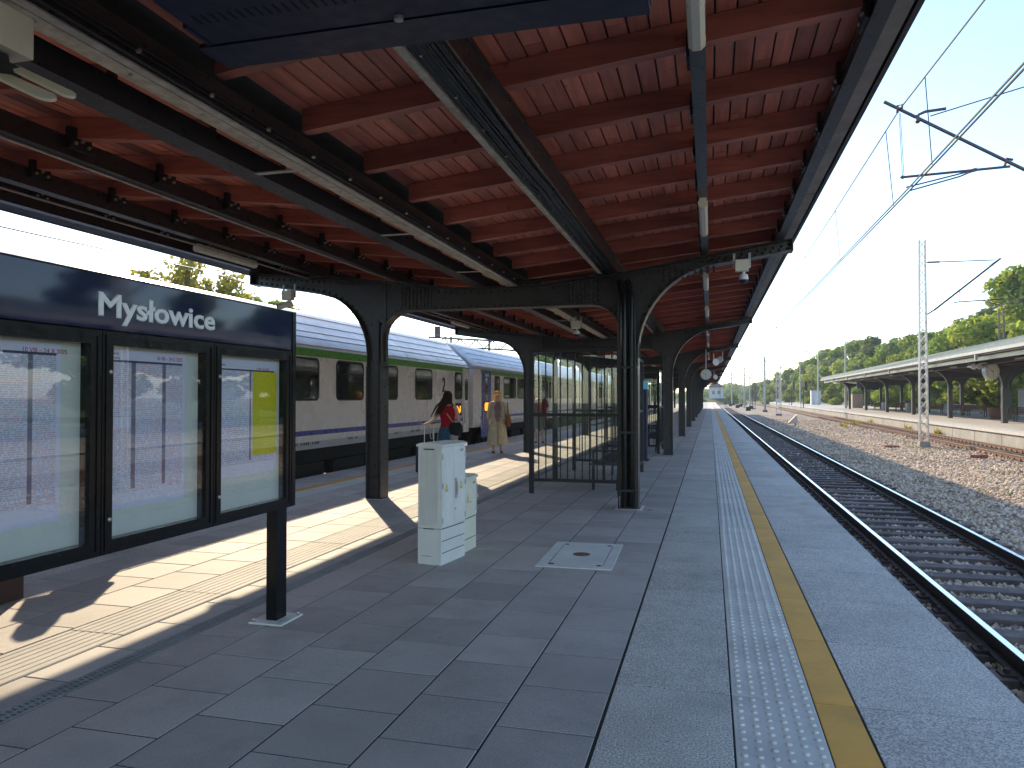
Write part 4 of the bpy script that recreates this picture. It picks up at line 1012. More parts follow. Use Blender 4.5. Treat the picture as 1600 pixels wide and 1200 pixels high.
# ================================================================== people
def skinned(name, V, E_, Rr, root, lev=2):
    me = bpy.data.meshes.new(name); me.from_pydata(V, E_, []); o = bpy.data.objects.new(name, me); col.objects.link(o)
    sk = o.modifiers.new('skin', 'SKIN'); sk.use_smooth_shade = True
    for i, r in enumerate(Rr):
        a = r if isinstance(r, tuple) else (r, r); me.skin_vertices[0].data[i].radius = a; me.skin_vertices[0].data[i].use_root = (i == root)
    sb = o.modifiers.new('sub', 'SUBSURF'); sb.levels = lev; sb.render_levels = lev
    dg = bpy.context.evaluated_depsgraph_get(); dg.update()
    out = bpy.data.meshes.new_from_object(o.evaluated_get(dg)); bpy.data.objects.remove(o)
    return out
def body_mesh(arms, legs, skin_m, k=1.0, head_turn=0):
    """one continuous figure, facing -y, 1.70 m tall; arms = (elbow, wrist, hand) per side, legs = (knee, ankle, toe) per side"""
    V = [(0, 0, .96), (0, -.005, 1.14), (0, 0, 1.30), (0, .005, 1.41), (0, .0, 1.475), (0, -.015, 1.545), (0, -.02, 1.625)]
    Rr = [(.135, .10), (.115, .088), (.14, .095), (.085, .07), (.05, .05), (.072, .085), (.066, .078)]
    E_ = [(i, i + 1) for i in range(6)]
    for s_, (el, wr, ha) in zip((-1, 1), arms):
        b = len(V); V += [(s_ * .165, .005, 1.375), el, wr, ha]; Rr += [.052, .038, .027, (.034, .018)]; E_ += [(3, b), (b, b + 1), (b + 1, b + 2), (b + 2, b + 3)]
    for s_, (kn, an, to) in zip((-1, 1), legs):
        b = len(V); V += [(s_ * .09, 0, .88), kn, an, to]; Rr += [.085, .055, .036, (.036, .026)]; E_ += [(0, b), (b, b + 1), (b + 1, b + 2), (b + 2, b + 3)]
    me = skinned('body', V, E_, Rr, 0)
    # fingers, thumb and nose are added to the same mesh
    mb = MB()
    for s_, (el, wr, ha) in zip((-1, 1), arms):
        w, h = Vector(wr), Vector(ha); d = (h - w).normalized(); sd = d.cross(Vector((0, 1, 0)) if abs(d.y) < .8 else Vector((0, 0, 1))).normalized(); n = d.cross(sd)
        for i, L in enumerate((.062, .072, .068, .052)):
            p = h + d * .012 + n * (.024 - .016 * i); mb.tube([p, p + d * L * .5 + sd * .006, p + d * L * .8 + sd * .022, p + d * L * .9 + sd * .034], [.0088, .008, .007, .005], 6)
        p = w + d * .035 + n * .026; mb.tube([p, p + d * .03 + n * .026, p + d * .06 + n * .022], [.011, .009, .006], 6)
    mb.add([(-.017, -.098, 1.555), (.017, -.098, 1.555), (0, -.10, 1.605), (0, -.128, 1.562)], [(0, 1, 3), (1, 2, 3), (2, 0, 3), (0, 2, 1)])
    for s_ in (-1, 1): mb.lathe([(.004, -.012), (.026, -.006), (.03, .006), (.006, .012)], (s_ * .078, 0, 1.575), 8, 'x')
    n0 = len(me.vertices); p0 = [tuple(v.co) for v in me.vertices]; f0 = [tuple(p.vertices) for p in me.polygons]
    out = bpy.data.meshes.new('body'); out.from_pydata(p0 + mb.v, [], f0 + [tuple(n0 + i for i in f) for f in mb.f]); out.materials.append(M[skin_m])
    out.polygons.foreach_set('use_smooth', [True] * len(out.polygons)); out.update(); bpy.data.meshes.remove(me); return out
def person(label, loc, rz, arms, legs, scale=1.0):
    t = thing('person', label, 'person', loc, rz); t.scale = (scale,) * 3
    link('body', body_mesh(arms, legs, 'skin'), t); return t
def lp(name, mb, m, t, smooth=True): return part(name, mb, m, t, smooth, local=True)
def face(t):
    b = MB()
    for s_ in (-1, 1): b.lathe([(.010, 0), (.010, -.006)], (s_ * .032, -.090, 1.592), 8, 'y')
    b.box(-.024, .024, -.104, -.094, 1.522, 1.530); lp('facial_feature', b, 'dark_cloth', t, False)
stand = (((-.095, -.01, .49), (-.10, .03, .075), (-.115, -.12, .035)), ((.095, -.01, .49), (.10, .03, .075), (.115, -.12, .035)))
step_ = (((-.10, -.10, .50), (-.10, -.06, .075), (-.11, -.21, .035)), ((.09, .05, .50), (.10, .19, .10), (.11, .05, .04)))
shoe = lambda b, x, y: b.loft([(x, y, .002, .042, .11), (x, y, .03, .044, .115), (x, y + .02, .07, .036, .07)], 12)

# woman in red, walking away with a suitcase in tow
arms = (((-.25, .12, 1.17), (-.40, -.02, 1.05), (-.47, -.06, 1.04)), ((.23, .06, 1.12), (.22, -.02, .90), (.215, -.05, .83)))
p = person('woman in red sleeveless top and teal skirt with wind blown dark hair', (-5.02, 14.0, 0), R(195), ((( -.23, .06, 1.12), (-.22, -.02, .90), (-.215, -.05, .83)), ((.25, .02, 1.15), (.40, .08, 1.06), (.47, .10, 1.05))), step_, .975)
lp('top', MB().loft([(0, 0, .93, .165, .125), (0, 0, 1.08, .135, .11), (0, 0, 1.2, .155, .118), (0, 0, 1.33, .165, .118), (0, 0, 1.42, .125, .09)], 18, (False, False)).tube([(-.1, -.06, 1.40), (-.1, 0, 1.445), (-.1, .07, 1.39)], .022).tube([(.1, -.06, 1.40), (.1, 0, 1.445), (.1, .07, 1.39)], .022), 'red_cloth', p)
lp('skirt', MB().loft([(0, 0, 1.00, .145, .115), (0, 0, .90, .185, .145), (0, 0, .65, .22, .19), (0, -.01, .34, .26, .24)], 28, (False, False), .035, 8), 'teal_cloth', p)
hb = MB().loft([(0, .0, 1.44, .09, .055), (0, .035, 1.5, .095, .075), (0, .02, 1.58, .098, .10), (0, .0, 1.66, .09, .098), (0, 0, 1.715, .05, .055), (0, 0, 1.725, .01, .01)], 16)
for k in range(16):
    a = k / 15; x0 = -.07 + .14 * a; sw = random.uniform(.6, 1.1)
    hb.tube([(x0, .07, 1.6), (x0 * 1.1 + .04 * sw, .12, 1.50), (x0 + .14 * sw, .13, 1.38 + .03 * sw), (x0 + .22 * sw + .03, .12, 1.24 + random.uniform(-.06, .06))], [.026, .024, .016, .004], 6)
lp('hair', hb, 'brown_hair', p); face(p)
lp('shoe', shoe(shoe(MB(), -.105, -.11), .105, .13), 'white_cloth', p)
lp('strap', MB().tube([(.14, -.08, 1.38), (.12, .0, 1.45), (0, .12, 1.25), (-.16, .11, 1.03)], .008, 6), 'cream_cloth', p)
t = thing('shoulder_bag', 'black shoulder bag at the hip of the woman in red', 'bag', (-4.83, 13.93, .92))
part('bag_body', MB().loft([(-.0, 0, -.12, .10, .07), (0, 0, -.02, .155, .085), (0, 0, .08, .14, .07), (0, 0, .14, .09, .04)], 14), 'black_cloth', t, True, local=True)
part('bag_strap', MB().tube([(-.08, 0, .12), (-.10, .02, .34), (-.08, .03, .50)], .012, 6), 'black_cloth', t, True, local=True)
solo('cloth_bag', MB().loft([(-4.86, 13.90, .52, .02, .03), (-4.85, 13.90, .62, .10, .06), (-4.86, 13.90, .80, .08, .05), (-4.88, 13.92, .88, .02, .02)], 12), 'white_cloth', 'white cloth bag hanging below the black shoulder bag', 'bag', None, True)
t = thing('suitcase', 'rolling suitcase with a raised chrome handle pulled by the woman in red', 'suitcase', (-5.45, 14.02, 0))
part('shell', MB().prism(rr(-.13, .13, .06, .62, .05), -.2, .2, 'x'), 'navy', t, local=True)
b = MB(); b.tube([(-.10, .08, .6), (-.10, .08, 1.03)], .011, 8).tube([(.10, .08, .6), (.10, .08, 1.03)], .011, 8); part('handle_tube', b, 'bolt', t, True, local=True)
part('grip', MB().bar((-.13, .08, 1.04), (.13, .08, 1.04), .035, .03), 'black_cloth', t, local=True)
for x in (-.15, .15):
    for y in (-.09, .09): part('wheel', MB().lathe([(.028, -.015), (.028, .015)], (x, y, .03), 10, 'x'), 'rubber', t, local=True)

# fair haired woman coming along the platform
arms = (((-.23, .03, 1.12), (-.25, -.03, .88), (-.25, -.05, .80)), ((.24, .05, 1.13), (.25, -.07, .95), (.22, -.13, .93)))
p = person('fair haired woman in cream culottes and beige cardigan standing on the sunny platform', (-5.74, 20.1, 0), R(22), arms, stand, 1.0)
lp('top', MB().loft([(0, 0, .88, .185, .14), (0, 0, 1.02, .165, .128), (0, -.01, 1.2, .165, .13), (0, 0, 1.34, .165, .118), (0, 0, 1.43, .09, .075)], 18, (False, False)), 'mauve_cloth', p)
b = MB()
for s_ in (-1, 1): b.loft([(s_ * .09, 0, .99, .10, .13), (s_ * .105, 0, .8, .125, .145), (s_ * .125, .0, .5, .145, .15), (s_ * .14, .01, .24, .165, .16)], 18, (False, False), .03, 5)
lp('culottes', b, 'cream_cloth', p)
b = MB()
for s_, (el, wr, ha) in zip((-1, 1), arms): b.tube([(s_ * .12, .0, 1.415), (s_ * .185, .005, 1.37), el, (Vector(el) * .35 + Vector(wr) * .65)], [.055, .072, .062, .055], 10)
for s_ in (-1, 1): b.add([(s_ * .06, -.10, 1.42), (s_ * .16, -.10, 1.38), (s_ * .215, -.10, .80), (s_ * .11, -.165, .80), (s_ * .06, .10, 1.43), (s_ * .16, .09, 1.38), (s_ * .215, .12, .78), (s_ * .02, .17, .78)],
                         [(0, 1, 2, 3), (4, 7, 6, 5), (1, 5, 6, 2), (0, 4, 5, 1)])
b.add([(-.06, .10, 1.43), (.06, .10, 1.43), (.02, .17, .78), (-.02, .17, .78)], [(0, 1, 2, 3)])
lp('cardigan', b, 'beige_knit', p)
hb = MB().loft([(0, .055, 1.42, .095, .055), (0, .045, 1.50, .115, .07), (0, .035, 1.60, .112, .085), (0, .015, 1.675, .098, .092), (0, 0, 1.725, .055, .06), (0, 0, 1.735, .01, .01)], 16)
for k in range(10): x = -.11 + .022 * k; hb.tube([(x * .8, -.06, 1.69), (x * 1.05, -.098, 1.66), (x * 1.2, -.06 if abs(x) > .075 else -.103, 1.64 if abs(x) < .075 else 1.46)], [.02, .016, .008], 6)
lp('hair', hb, 'blonde_hair', p); face(p)
lp('shoe', shoe(shoe(MB(), -.11, -.04), .11, -.04), 'tan_leather', p)
t = thing('shoulder_bag', 'tan shoulder bag on the arm of the fair haired woman', 'bag', (-5.44, 20.13, .92))
part('bag_body', MB().loft([(0, 0, -.19, .06, .10), (0, 0, -.05, .09, .14), (0, 0, .1, .06, .11), (0, 0, .16, .03, .06)], 12), 'tan_leather', t, True, local=True)
part('bag_strap', MB().tube([(0, -.05, .14), (-.02, 0, .5), (0, .06, .14)], .011, 6), 'tan_leather', t, True, local=True)

# man beyond the shelter glass
arms = (((-.25, .02, 1.13), (-.27, -.08, .90), (-.26, -.12, .83)), ((.25, .02, 1.13), (.27, -.08, .90), (.26, -.12, .83)))
p = person('man in a maroon shirt and grey shorts seen through the shelter glass', (-5.62, 24.9, 0), R(10), arms, stand, 1.04)
lp('shirt', MB().loft([(0, 0, .86, .19, .15), (0, -.015, 1.02, .185, .155), (0, 0, 1.2, .185, .14), (0, 0, 1.35, .185, .125), (0, 0, 1.44, .09, .08)], 18, (False, False)).tube([(-.12, 0, 1.41), (-.19, 0, 1.37), (-.245, .02, 1.16)], [.06, .078, .07], 10).tube([(.12, 0, 1.41), (.19, 0, 1.37), (.245, .02, 1.16)], [.06, .078, .07], 10), 'maroon_cloth', p)
b = MB()
for s_ in (-1, 1): b.loft([(s_ * .085, 0, .98, .105, .13), (s_ * .1, 0, .8, .115, .125), (s_ * .105, 0, .46, .105, .11)], 14, (False, False))
lp('shorts', b, 'grey_cloth', p)
lp('hair', MB().loft([(0, .04, 1.53, .08, .06), (0, .02, 1.62, .088, .085), (0, 0, 1.68, .075, .08), (0, 0, 1.705, .03, .03)], 14), 'grey_hair', p); face(p)
lp('shoe', shoe(shoe(MB(), -.11, -.04), .11, -.04), 'dark_cloth', p)
# someone standing behind the board: only the shadow falls into view
arms = (((-.26, .05, 1.13), (-.16, -.12, 1.0), (-.10, -.17, 1.02)), ((.26, .05, 1.13), (.16, -.12, 1.0), (.10, -.17, 1.02)))
p = person('person in dark clothes standing hidden behind the station name board', (-6.05, 6.75, 0), R(70), arms, stand, 1.0)
lp('coat', MB().loft([(0, 0, .70, .22, .17), (0, 0, 1.0, .19, .15), (0, 0, 1.25, .2, .14), (0, 0, 1.38, .18, .12), (0, 0, 1.44, .08, .07)], 18, (False, False)).tube([(-.12, 0, 1.41), (-.2, 0, 1.36), (-.26, .05, 1.13), (-.16, -.12, 1.0)], [.06, .075, .065, .05], 10).tube([(.12, 0, 1.41), (.2, 0, 1.36), (.26, .05, 1.13), (.16, -.12, 1.0)], [.06, .075, .065, .05], 10), 'dark_cloth', p)
b = MB()
for s_ in (-1, 1): b.loft([(s_ * .09, 0, .98, .105, .13), (s_ * .1, 0, .5, .09, .1), (s_ * .105, .02, .08, .075, .085)], 14, (False, False))
lp('trousers', b, 'dark_cloth', p); lp('hair', MB().loft([(0, .03, 1.42, .11, .07), (0, .02, 1.55, .12, .105), (0, 0, 1.66, .10, .10), (0, 0, 1.72, .04, .04)], 14), 'brown_hair', p)

# ================================================================== overhead line
def lattice_mast(label, x, y, z0, h, w, m, foot=True, group='lattice masts between the tracks', step=.42):
    t = thing('lattice_mast', label, 'mast', (x, y, z0), 0, group)
    b = MB(); tp = .72
    def cor(z): k = w / 2 * (1 - (1 - tp) * z / h); return k
    for a in (-1, 1):
        for c in (-1, 1): b.bar((a * w / 2, c * w * .3, 0), (a * w / 2 * tp, c * w * .3 * tp, h), .05, .05)
    part('leg', b, m, t, local=True)
    b = MB(); n = int(h / step)
    for i in range(n):
        z, z2 = h * i / n, h * (i + 1) / n; k, k2 = cor(z), cor(z2)
        for c in (-1, 1):
            b.bar((-k, c * k * .6, z), (k2, c * k2 * .6, z2), .018, .028, (0, 1, 0)); b.bar((k, c * k * .6, z), (-k2, c * k2 * .6, z2), .018, .028, (0, 1, 0))
        for a in (-1, 1): b.bar((a * k, -k * .6 * (1 if i % 2 else -1), z), (a * k2, k2 * .6 * (1 if i % 2 else -1), z2), .028, .018)
    part('lattice', b, m, t, local=True)
    if foot: part('footing', MB().prism([(-w * .75, 0), (w * .75, 0), (w * .6, .28), (-w * .6, .28)], -w * .6, w * .6), 'concrete', t, local=True)
    return t
m1 = lattice_mast('pale painted lattice mast on the ballast in front of the far canopy', 9.47, 38.1, -.75, 9.55, .34, 'mast_grey')
b = MB(); b.tube([(9.65, 38.1, 7.76), (12.45, 38.1, 7.74)], .025, 8); part('stay', b, 'mast_dark', m1)
b = MB(); b.tube([(9.95, 38.1, 5.55), (12.66, 38.1, 7.80)], .045, 8); part('cantilever', b, 'mast_dark', m1)
b = MB(); b.tube([(9.66, 38.1, 5.36), (9.98, 38.1, 5.58)], .035, 8).tube([(9.7, 38.1, 7.76), (10.2, 38.1, 7.757)], .045, 8); part('insulator', b, 'insulator', m1)
b = MB(); b.tube([(10.75, 38.1, 5.88), (12.75, 38.1, 5.98)], .028, 8).tube([(11.0, 38.1, 5.9), (11.0, 38.1, 6.4)], .015, 6).tube([(11.85, 38.1, 5.95), (12.63, 38.1, 5.68)], .02, 8); part('steady_arm', b, 'mast_dark', m1)
m2 = lattice_mast('dark lattice mast with arms to both sides, second from the camera', 8.08, 97, -.75, 11.0, .55, 'mast_grey', True, 'lattice masts between the tracks', .8)
part('arm', MB().tube([(7.6, 97, 7.9), (3.5, 97, 7.9)], .035, 6).tube([(3.5, 97, 7.9), (7.6, 97, 5.4)], .05, 6).tube([(8.4, 97, 7.2), (11.4, 97, 7.15)], .035, 6).tube([(11.4, 97, 7.15), (8.3, 97, 5.1)], .05, 6), 'mast_dark', m2)
part('top_cage', MB().bar((7.6, 96.8, 7.6), (7.0, 96.8, 7.6), .08, .08).bar((7.0, 96.8, 7.6), (7.0, 96.8, 8.4), .08, .08).bar((7.0, 96.8, 8.4), (7.6, 96.8, 8.4), .08, .08), 'mast_dark', m2)
part('number_plate', MB().box(7.8, 8.35, 96.66, 96.70, .9, 1.4), 'white', m2)
for i, (x, y, h, d) in enumerate(((8.05, 150, 10.5, 'mast_dark'), (7.2, 190, 10.5, 'mast_grey'), (6.4, 235, 10.0, 'mast_dark'), (3.0, 250, 9.6, 'mast_dark'), (14.5, 170, 10.2, 'mast_grey'), (13.2, 260, 10.4, 'mast_dark'))):
    t = lattice_mast(['dark lattice mast behind the concrete pole', 'pale lattice mast far along the tracks', 'dark far lattice mast right of the signal house', 'dark lattice mast closest to the signal house', 'pale lattice mast left of the second platform end', 'dark thin lattice mast in front of the far wood'][i], x, y, -.8, h, .5, d, True, 'lattice masts between the tracks', 1.2)
    part('arm', MB().tube([(x, y, 7), (x - 3.6, y, 7)], .04, 6).tube([(x - 3.6, y, 7), (x, y, 4.8)], .05, 6), 'mast_dark', t)
t = thing('concrete_pole', 'pale slim concrete pole just left of the second lattice mast', 'pole', (8.05, 120, -.75)); part('shaft', MB().tube([(8.05, 120, -.75), (8.05, 120, 7.8)], [.19, .12], 10), 'pale_concrete', t, True); part('footing', MB().box(7.7, 8.4, 119.7, 120.3, -.8, -.4), 'brick_red', t)
for i, (x, y) in enumerate(((6.95, 165), (5.6, 210), (10.5, 215))):
    t = thing('concrete_pole', ['pale concrete pole left of the slim one, farther off', 'pale concrete pole nearest the signal house', 'pale concrete pole before the far wood'][i], 'pole', (x, y, -.8)); part('shaft', MB().tube([(x, y, -.8), (x, y, 8.4)], [.2, .13], 8), 'pale_concrete', t, True)
for i in range(7):
    x, y = 6.2 - .3 * i + (i % 2) * 1.6, 132 + 17 * i
    solo('track_box', MB().prism([(x - .4, -.8), (x + .4, -.8), (x + .36, -.05), (x - .36, -.05)], y, y + .6), 'mast_dark', 'small dark trackside box at the foot of the far masts, ' + ['nearest to the camera', 'second nearest', 'third nearest', 'fourth nearest', 'fifth nearest', 'second farthest', 'farthest off'][i], 'track equipment', 'dark boxes beside the far tracks')
# cantilever over the near track; its mast stands just outside the picture
KC = 1.128
def kc(x, y, z): return (x * KC, 13.4 * KC + y, 1.55 + (z - 1.55) * KC)
m3 = lattice_mast('lattice mast beside the near track carrying the tube cantilever at upper right', 8.1, 13.4 * KC, -.75, 9.4, .34, 'mast_grey')
a_, b_ = Vector(kc(2.787, 0, 6.414)), Vector(kc(4.794, 0, 5.135)); end = a_ + (b_ - a_) * ((7.9 - a_.x) / (b_.x - a_.x))
part('cantilever', MB().tube([a_, end], .031, 10), 'mauve_tube', m3, True)
part('stay', MB().tube([kc(3.47, 0, 6.11), (7.95, 13.4 * KC, 7.7)], .012, 8), 'mauve_tube', m3)
part('stay_clamp', MB().tube([kc(3.28, 0, 6.06), kc(3.30, 0, 6.15), kc(3.40, 0, 6.19), kc(3.70, 0, 6.21)], .028, 8).tube([kc(3.28, -.03, 6.02), kc(3.28, .03, 6.14)], .04, 8), 'mauve_tube', m3, True)
part('steady_tube', MB().tube([kc(3.054, 0, 5.145), kc(4.60, 0, 5.20)], .024, 8).tube([kc(3.04, 0, 5.13), kc(3.06, 0, 5.16)], .035, 8), 'mauve_tube', m3, True)
part('steady_arm', MB().tube([kc(4.05, .0, 5.17), kc(3.9, -.05, 5.13), kc(3.10, -.02, 4.97)], .014, 8).tube([kc(4.05, .1, 5.17), kc(3.9, .08, 5.11), kc(3.175, .05, 4.93)], .014, 8).tube([kc(4.0, 0, 5.16), kc(4.13, 0, 5.19)], .034, 8), 'mauve_tube', m3, True)
part('catenary_clamp', MB().tube([kc(3.05, 0, 6.26), kc(3.06, 0, 6.34), kc(2.99, 0, 6.33), kc(2.98, 0, 6.22)], .026, 8).tube([kc(4.52, 0, 5.21), kc(4.56, 0, 5.33), kc(4.64, 0, 5.30)], .026, 8), 'mauve_tube', m3, True)
part('suspension_wire', MB().tube([kc(3.01, 0, 6.22), kc(3.054, 0, 5.145)], .006, 5).tube([kc(3.03, .0, 6.2), kc(3.08, .02, 5.14)], .006, 5), 'wire', m3)
def wires(label, pts_c, pts_m, drops, group, r=.0155):
    t = thing('overhead_line', label, 'overhead line', pts_m[0], 0, group)
    for off in (-.03, .03): part('contact_wire', MB().tube([(p[0] + off, p[1], p[2]) for p in pts_c], r, 5), 'wire', t)
    part('catenary_wire', MB().tube(pts_m, r * .9, 5), 'wire', t)
    def ip(P, y):
        for a, b in zip(P, P[1:]):
            if a[1] <= y <= b[1]: k = (y - a[1]) / (b[1] - a[1]); return tuple(a[i] + (b[i] - a[i]) * k for i in range(3))
    for y in drops:
        a, b = ip(pts_m, y), ip(pts_c, y)
        if a and b: part('dropper', MB().tube([a, (b[0], b[1], b[2])], r * .55, 4), 'wire', t)
def span(xa, xb, ya, yb, zc, zm, sag, n=10):
    return [(xa + (xb - xa) * i / n, ya + (yb - ya) * i / n, zm - sag * 4 * (i / n) * (1 - i / n)) for i in range(n + 1)]
ys0 = 13.4 * KC; c0 = kc(3.13, 0, 4.92); k0 = kc(3.016, 0, 6.26)
nodes = [(3.2, ys0 - 55, c0[2], 7.0), (c0[0], ys0, c0[2], k0[2]), (3.35, 97, 5.3, 7.7), (3.1, 150, 5.2, 7.2), (3.3, 235, 5.2, 7.1), (3.2, 400, 5.2, 7.1)]
C_, Mm = [], []
for a, b in zip(nodes, nodes[1:]):
    C_ += [(a[0], a[1], a[2])]; Mm += span(a[0] if a[1] != ys0 else k0[0], b[0] if b[1] != ys0 else k0[0], a[1], b[1], 0, a[3], .35 if b[1] - a[1] < 90 else .5)[:-1] if a[3] == b[3] else [tuple(np.array(p)) for p in [(a[0] + (b[0] - a[0]) * i / 10 if a[1] != ys0 else k0[0] + (b[0] - k0[0]) * i / 10, a[1] + (b[1] - a[1]) * i / 10, a[3] + (b[3] - a[3]) * i / 10 - 2.2 * (i / 10) * (1 - i / 10)) for i in range(10)]]
C_.append(nodes[-1][:3]); Mm.append((nodes[-1][0], nodes[-1][1], nodes[-1][3]))
wires('pair of contact wires and catenary above the near track', C_, Mm, [ys0 - 6.2, ys0 - 1.6, ys0 + 1.1, ys0 + 7.3, ys0 + 14, ys0 + 21, ys0 + 29, ys0 + 38, ys0 + 47, ys0 + 56, ys0 + 65], 'overhead lines')
def far_line(label, xs, y_nodes, zc, zm, m_sag, off, r=.013):
    C_, Mm, D = [], [], []
    for a, b in zip(y_nodes, y_nodes[1:]):
        C_.append((xs(a), a, zc)); Mm += span(xs(a) + off, xs(b) + off, a, b, 0, zm, m_sag)[:-1]; D += [a + (b - a) * k / 6 for k in range(1, 6)]
    C_.append((xs(y_nodes[-1]), y_nodes[-1], zc)); Mm.append((xs(y_nodes[-1]) + off, y_nodes[-1], zm))
    wires(label, C_, Mm, [d for d in D if d < 130], 'overhead lines', r)
far_line('contact wire and catenary over the far track', lambda y: 12.63 + .012 * (y - 38.1), (-20, 38.1, 97, 160, 250, 400), 5.68, 7.78, .9, -.04)
far_line('thin overhead line beyond the waiting train', lambda y: -17.0, (-40, 22, 80, 140), 4.75, 5.95, .4, 0, .022)
# lattice gantry and signal beyond the coaches
t = thing('signal_gantry', 'lattice gantry crossing the tracks beyond the coach roofs', 'gantry', (-25, 80, -.9), 0)
g0, g1 = (-31.0, 80, 8.4), (-14.0, 80, 7.2); b = MB(); n = 18
P_ = lambda k, dz: tuple(g0[i] + (g1[i] - g0[i]) * k / n + (dz if i == 2 else 0) for i in range(3))
b.bar(P_(0, 0), P_(n, 0), .2, .2); b.bar(P_(0, -.95), P_(n, -.95), .2, .2)
for k in range(n): b.bar(P_(k, -.95 if k % 2 else 0), P_(k + 1, 0 if k % 2 else -.95), .11, .11)
part('beam', b, 'mast_dark', t)
part('gantry_post', MB().bar((-28.3, 80, -.9), (-28.3, 80, 8.4), .2, .2), 'mast_dark', t); part('gantry_post', MB().bar((-23.8, 80, -.9), (-23.8, 80, 8.2), .2, .2), 'mast_dark', t)
part('signal_head', MB().prism([(-30.2, 8.3), (-29.6, 8.3), (-29.6, 9.6), (-30.2, 9.6)], 79.8, 80.1), 'mast_dark', t)

# ================================================================== far platform and its canopy
FR = -math.atan(SL)
def fx(u, y): return 12.4 + SL * y + u          # u = distance in from that platform's edge
mb = MB(); P0, P1 = -40, 290
for (u0, u1, z0, z1) in ((.06, 11.5, -1.0, -.02),): mb.add([(fx(u, y), y, z) for z in (z0, z1) for (u, y) in ((u0, P0), (u1, P0), (u1, P1), (u0, P1))], [(0, 3, 2, 1), (4, 5, 6, 7), (0, 1, 5, 4), (1, 2, 6, 5), (2, 3, 7, 6), (3, 0, 4, 7)])
FP = structure('far_platform', mb, 'platform_wall')
def fbox(u0, u1, y0, y1, z0, z1, b=None):
    b = b or MB(); return b.add([(fx(u, y), y, z) for z in (z0, z1) for (u, y) in ((u0, y0), (u1, y0), (u1, y1), (u0, y1))], [(0, 3, 2, 1), (4, 5, 6, 7), (0, 1, 5, 4), (1, 2, 6, 5), (2, 3, 7, 6), (3, 0, 4, 7)])
part('edge_slab', fbox(-.03, 1.0, P0, P1, -.14, 0), 'edge_granite', FP)
part('paving', fbox(1.008, 11.45, P0, P1, -.019, -.002), 'ribbed_concrete', FP)
b = MB()
for k in range(60): fbox(.052, .058, P0 + 4 * k, P0 + 4 * k + .02, -.98, -.15, b)
part('wall_joint', b, 'dark_gap', FP)
C2 = thing('platform_canopy', 'second canopy on dark curved columns with pale green roof edge across the tracks', 'canopy', (fx(6.2, 62), 62, 0))
def frame2(y):
    ox = fx(3.7, y) - xr; b = MB(); s_ = 1.0
    mirr = lambda P: [(-(p[0] - xr) + xr, p[1]) for p in P]
    web2 = [(p[0], p[1] * 1.05) for p in mirr(upto(R_OUT, 2.0)) + list(reversed(mirr(TOP))) + list(reversed(mirr(upto(L_OUT, 2.0)))) + mirr(upto(L_IN, 2.0)) + list(reversed(mirr(upto(R_IN, 2.0))))]
    b.prism([(p[0] + ox, p[1]) for p in web2], y - .012, y + .012)
    for P, sd in ((upto(R_OUT, 2.0), -1), (upto(L_OUT, 2.0), 1)): b.ribbon([(p[0] + ox, p[1] * 1.05) for p in mirr(P)], y - .13, y + .13, .016, sd)
    b.ribbon([(p[0] + ox, p[1] * 1.05) for p in mirr(upto(L_IN, 2.0) + list(reversed(upto(R_IN, 2.0))))], y - .13, y + .13, .016, -1)
    part('girder', b, 'steel', C2)
    for x in (xr, 2 * xr - xl):
        part('column', MB().box(ox + x - .14, ox + x + .14, y - .16, y + .16, -.002, 2.12), 'steel', C2)
for y in (5.6, 17.0, 28.4, 39.8, 51.2, 62.6, 74, 85.4, 97.6, 110): frame2(y)
YC0, YC1 = 4, 116.3
def fprism(poly, y0, y1):
    n = len(poly); b = MB(); V = [(fx(u, y), y, z) for y in (y0, y1) for u, z in poly]
    return b.add(V, [tuple(range(n)), tuple(range(2 * n - 1, n - 1, -1))] + [(i, n + i, n + (i + 1) % n, (i + 1) % n) for i in range(n)])
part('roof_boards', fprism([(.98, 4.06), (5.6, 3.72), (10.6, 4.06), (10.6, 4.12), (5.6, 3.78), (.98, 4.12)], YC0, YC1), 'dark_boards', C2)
part('roof_sheet', fprism([(.9, 4.38), (5.6, 4.0), (10.7, 4.38), (10.7, 4.40), (5.6, 4.02), (.9, 4.40)], YC0 - .1, YC1 + .1), 'roofsheet', C2)
part('roof_edge', fprism([(.86, 4.10), (.90, 4.09), (.90, 4.42), (.80, 4.42)], YC0 - .1, YC1 + .1), 'pale_roof', C2)
part('gutter', fprism([(.72, 3.92), (.86, 3.92), (.895, 4.08), (.72, 4.08)], YC0 - .1, YC1 + .1), 'pale_gutter', C2)
part('edge_board', fprism([(.93, 3.86), (1.05, 3.86), (1.05, 4.05), (.93, 4.05)], YC0, YC1), 'steel', C2)
part('gable_board', fprism([(.9, 3.95), (5.6, 3.6), (10.6, 3.95), (10.6, 4.38), (5.6, 4.0), (.9, 4.38)], YC1 + .02, YC1 + .08), 'steel', C2)
b = MB()
for k in range(9): fbox(.74, .86, 12 + 11.4 * k, 12.14 + 11.4 * k, 3.60, 3.918, b)
part('outlet', b, 'pale_gutter', C2)
for k in range(0, 95): 
    y = YC0 + .6 + 1.18 * k
    for (ua, ub, za, zb) in ((1.06, 5.5, 3.92, 3.60),): 
        b = MB(); b.bar((fx(ua, y), y, za + .06), (fx(ub, y), y, zb + .06), .09, .13); part('rafter', b, 'dark_boards', C2)
for u, z, h in ((1.25, 3.60, .3), (2.5, 3.48, .3), (4.4, 3.36, .28), (6.8, 3.34, .28)): part('purlin', fbox(u - .05, u + .05, YC0, YC1, z, z + h), 'steel', C2)
for k, y in enumerate((44, 50, 56, 62, 68, 76, 84, 92)):
    part('lamp', fbox(2.35, 2.47, y, y + 1.3, 3.56, 3.63), 'lampw', C2)
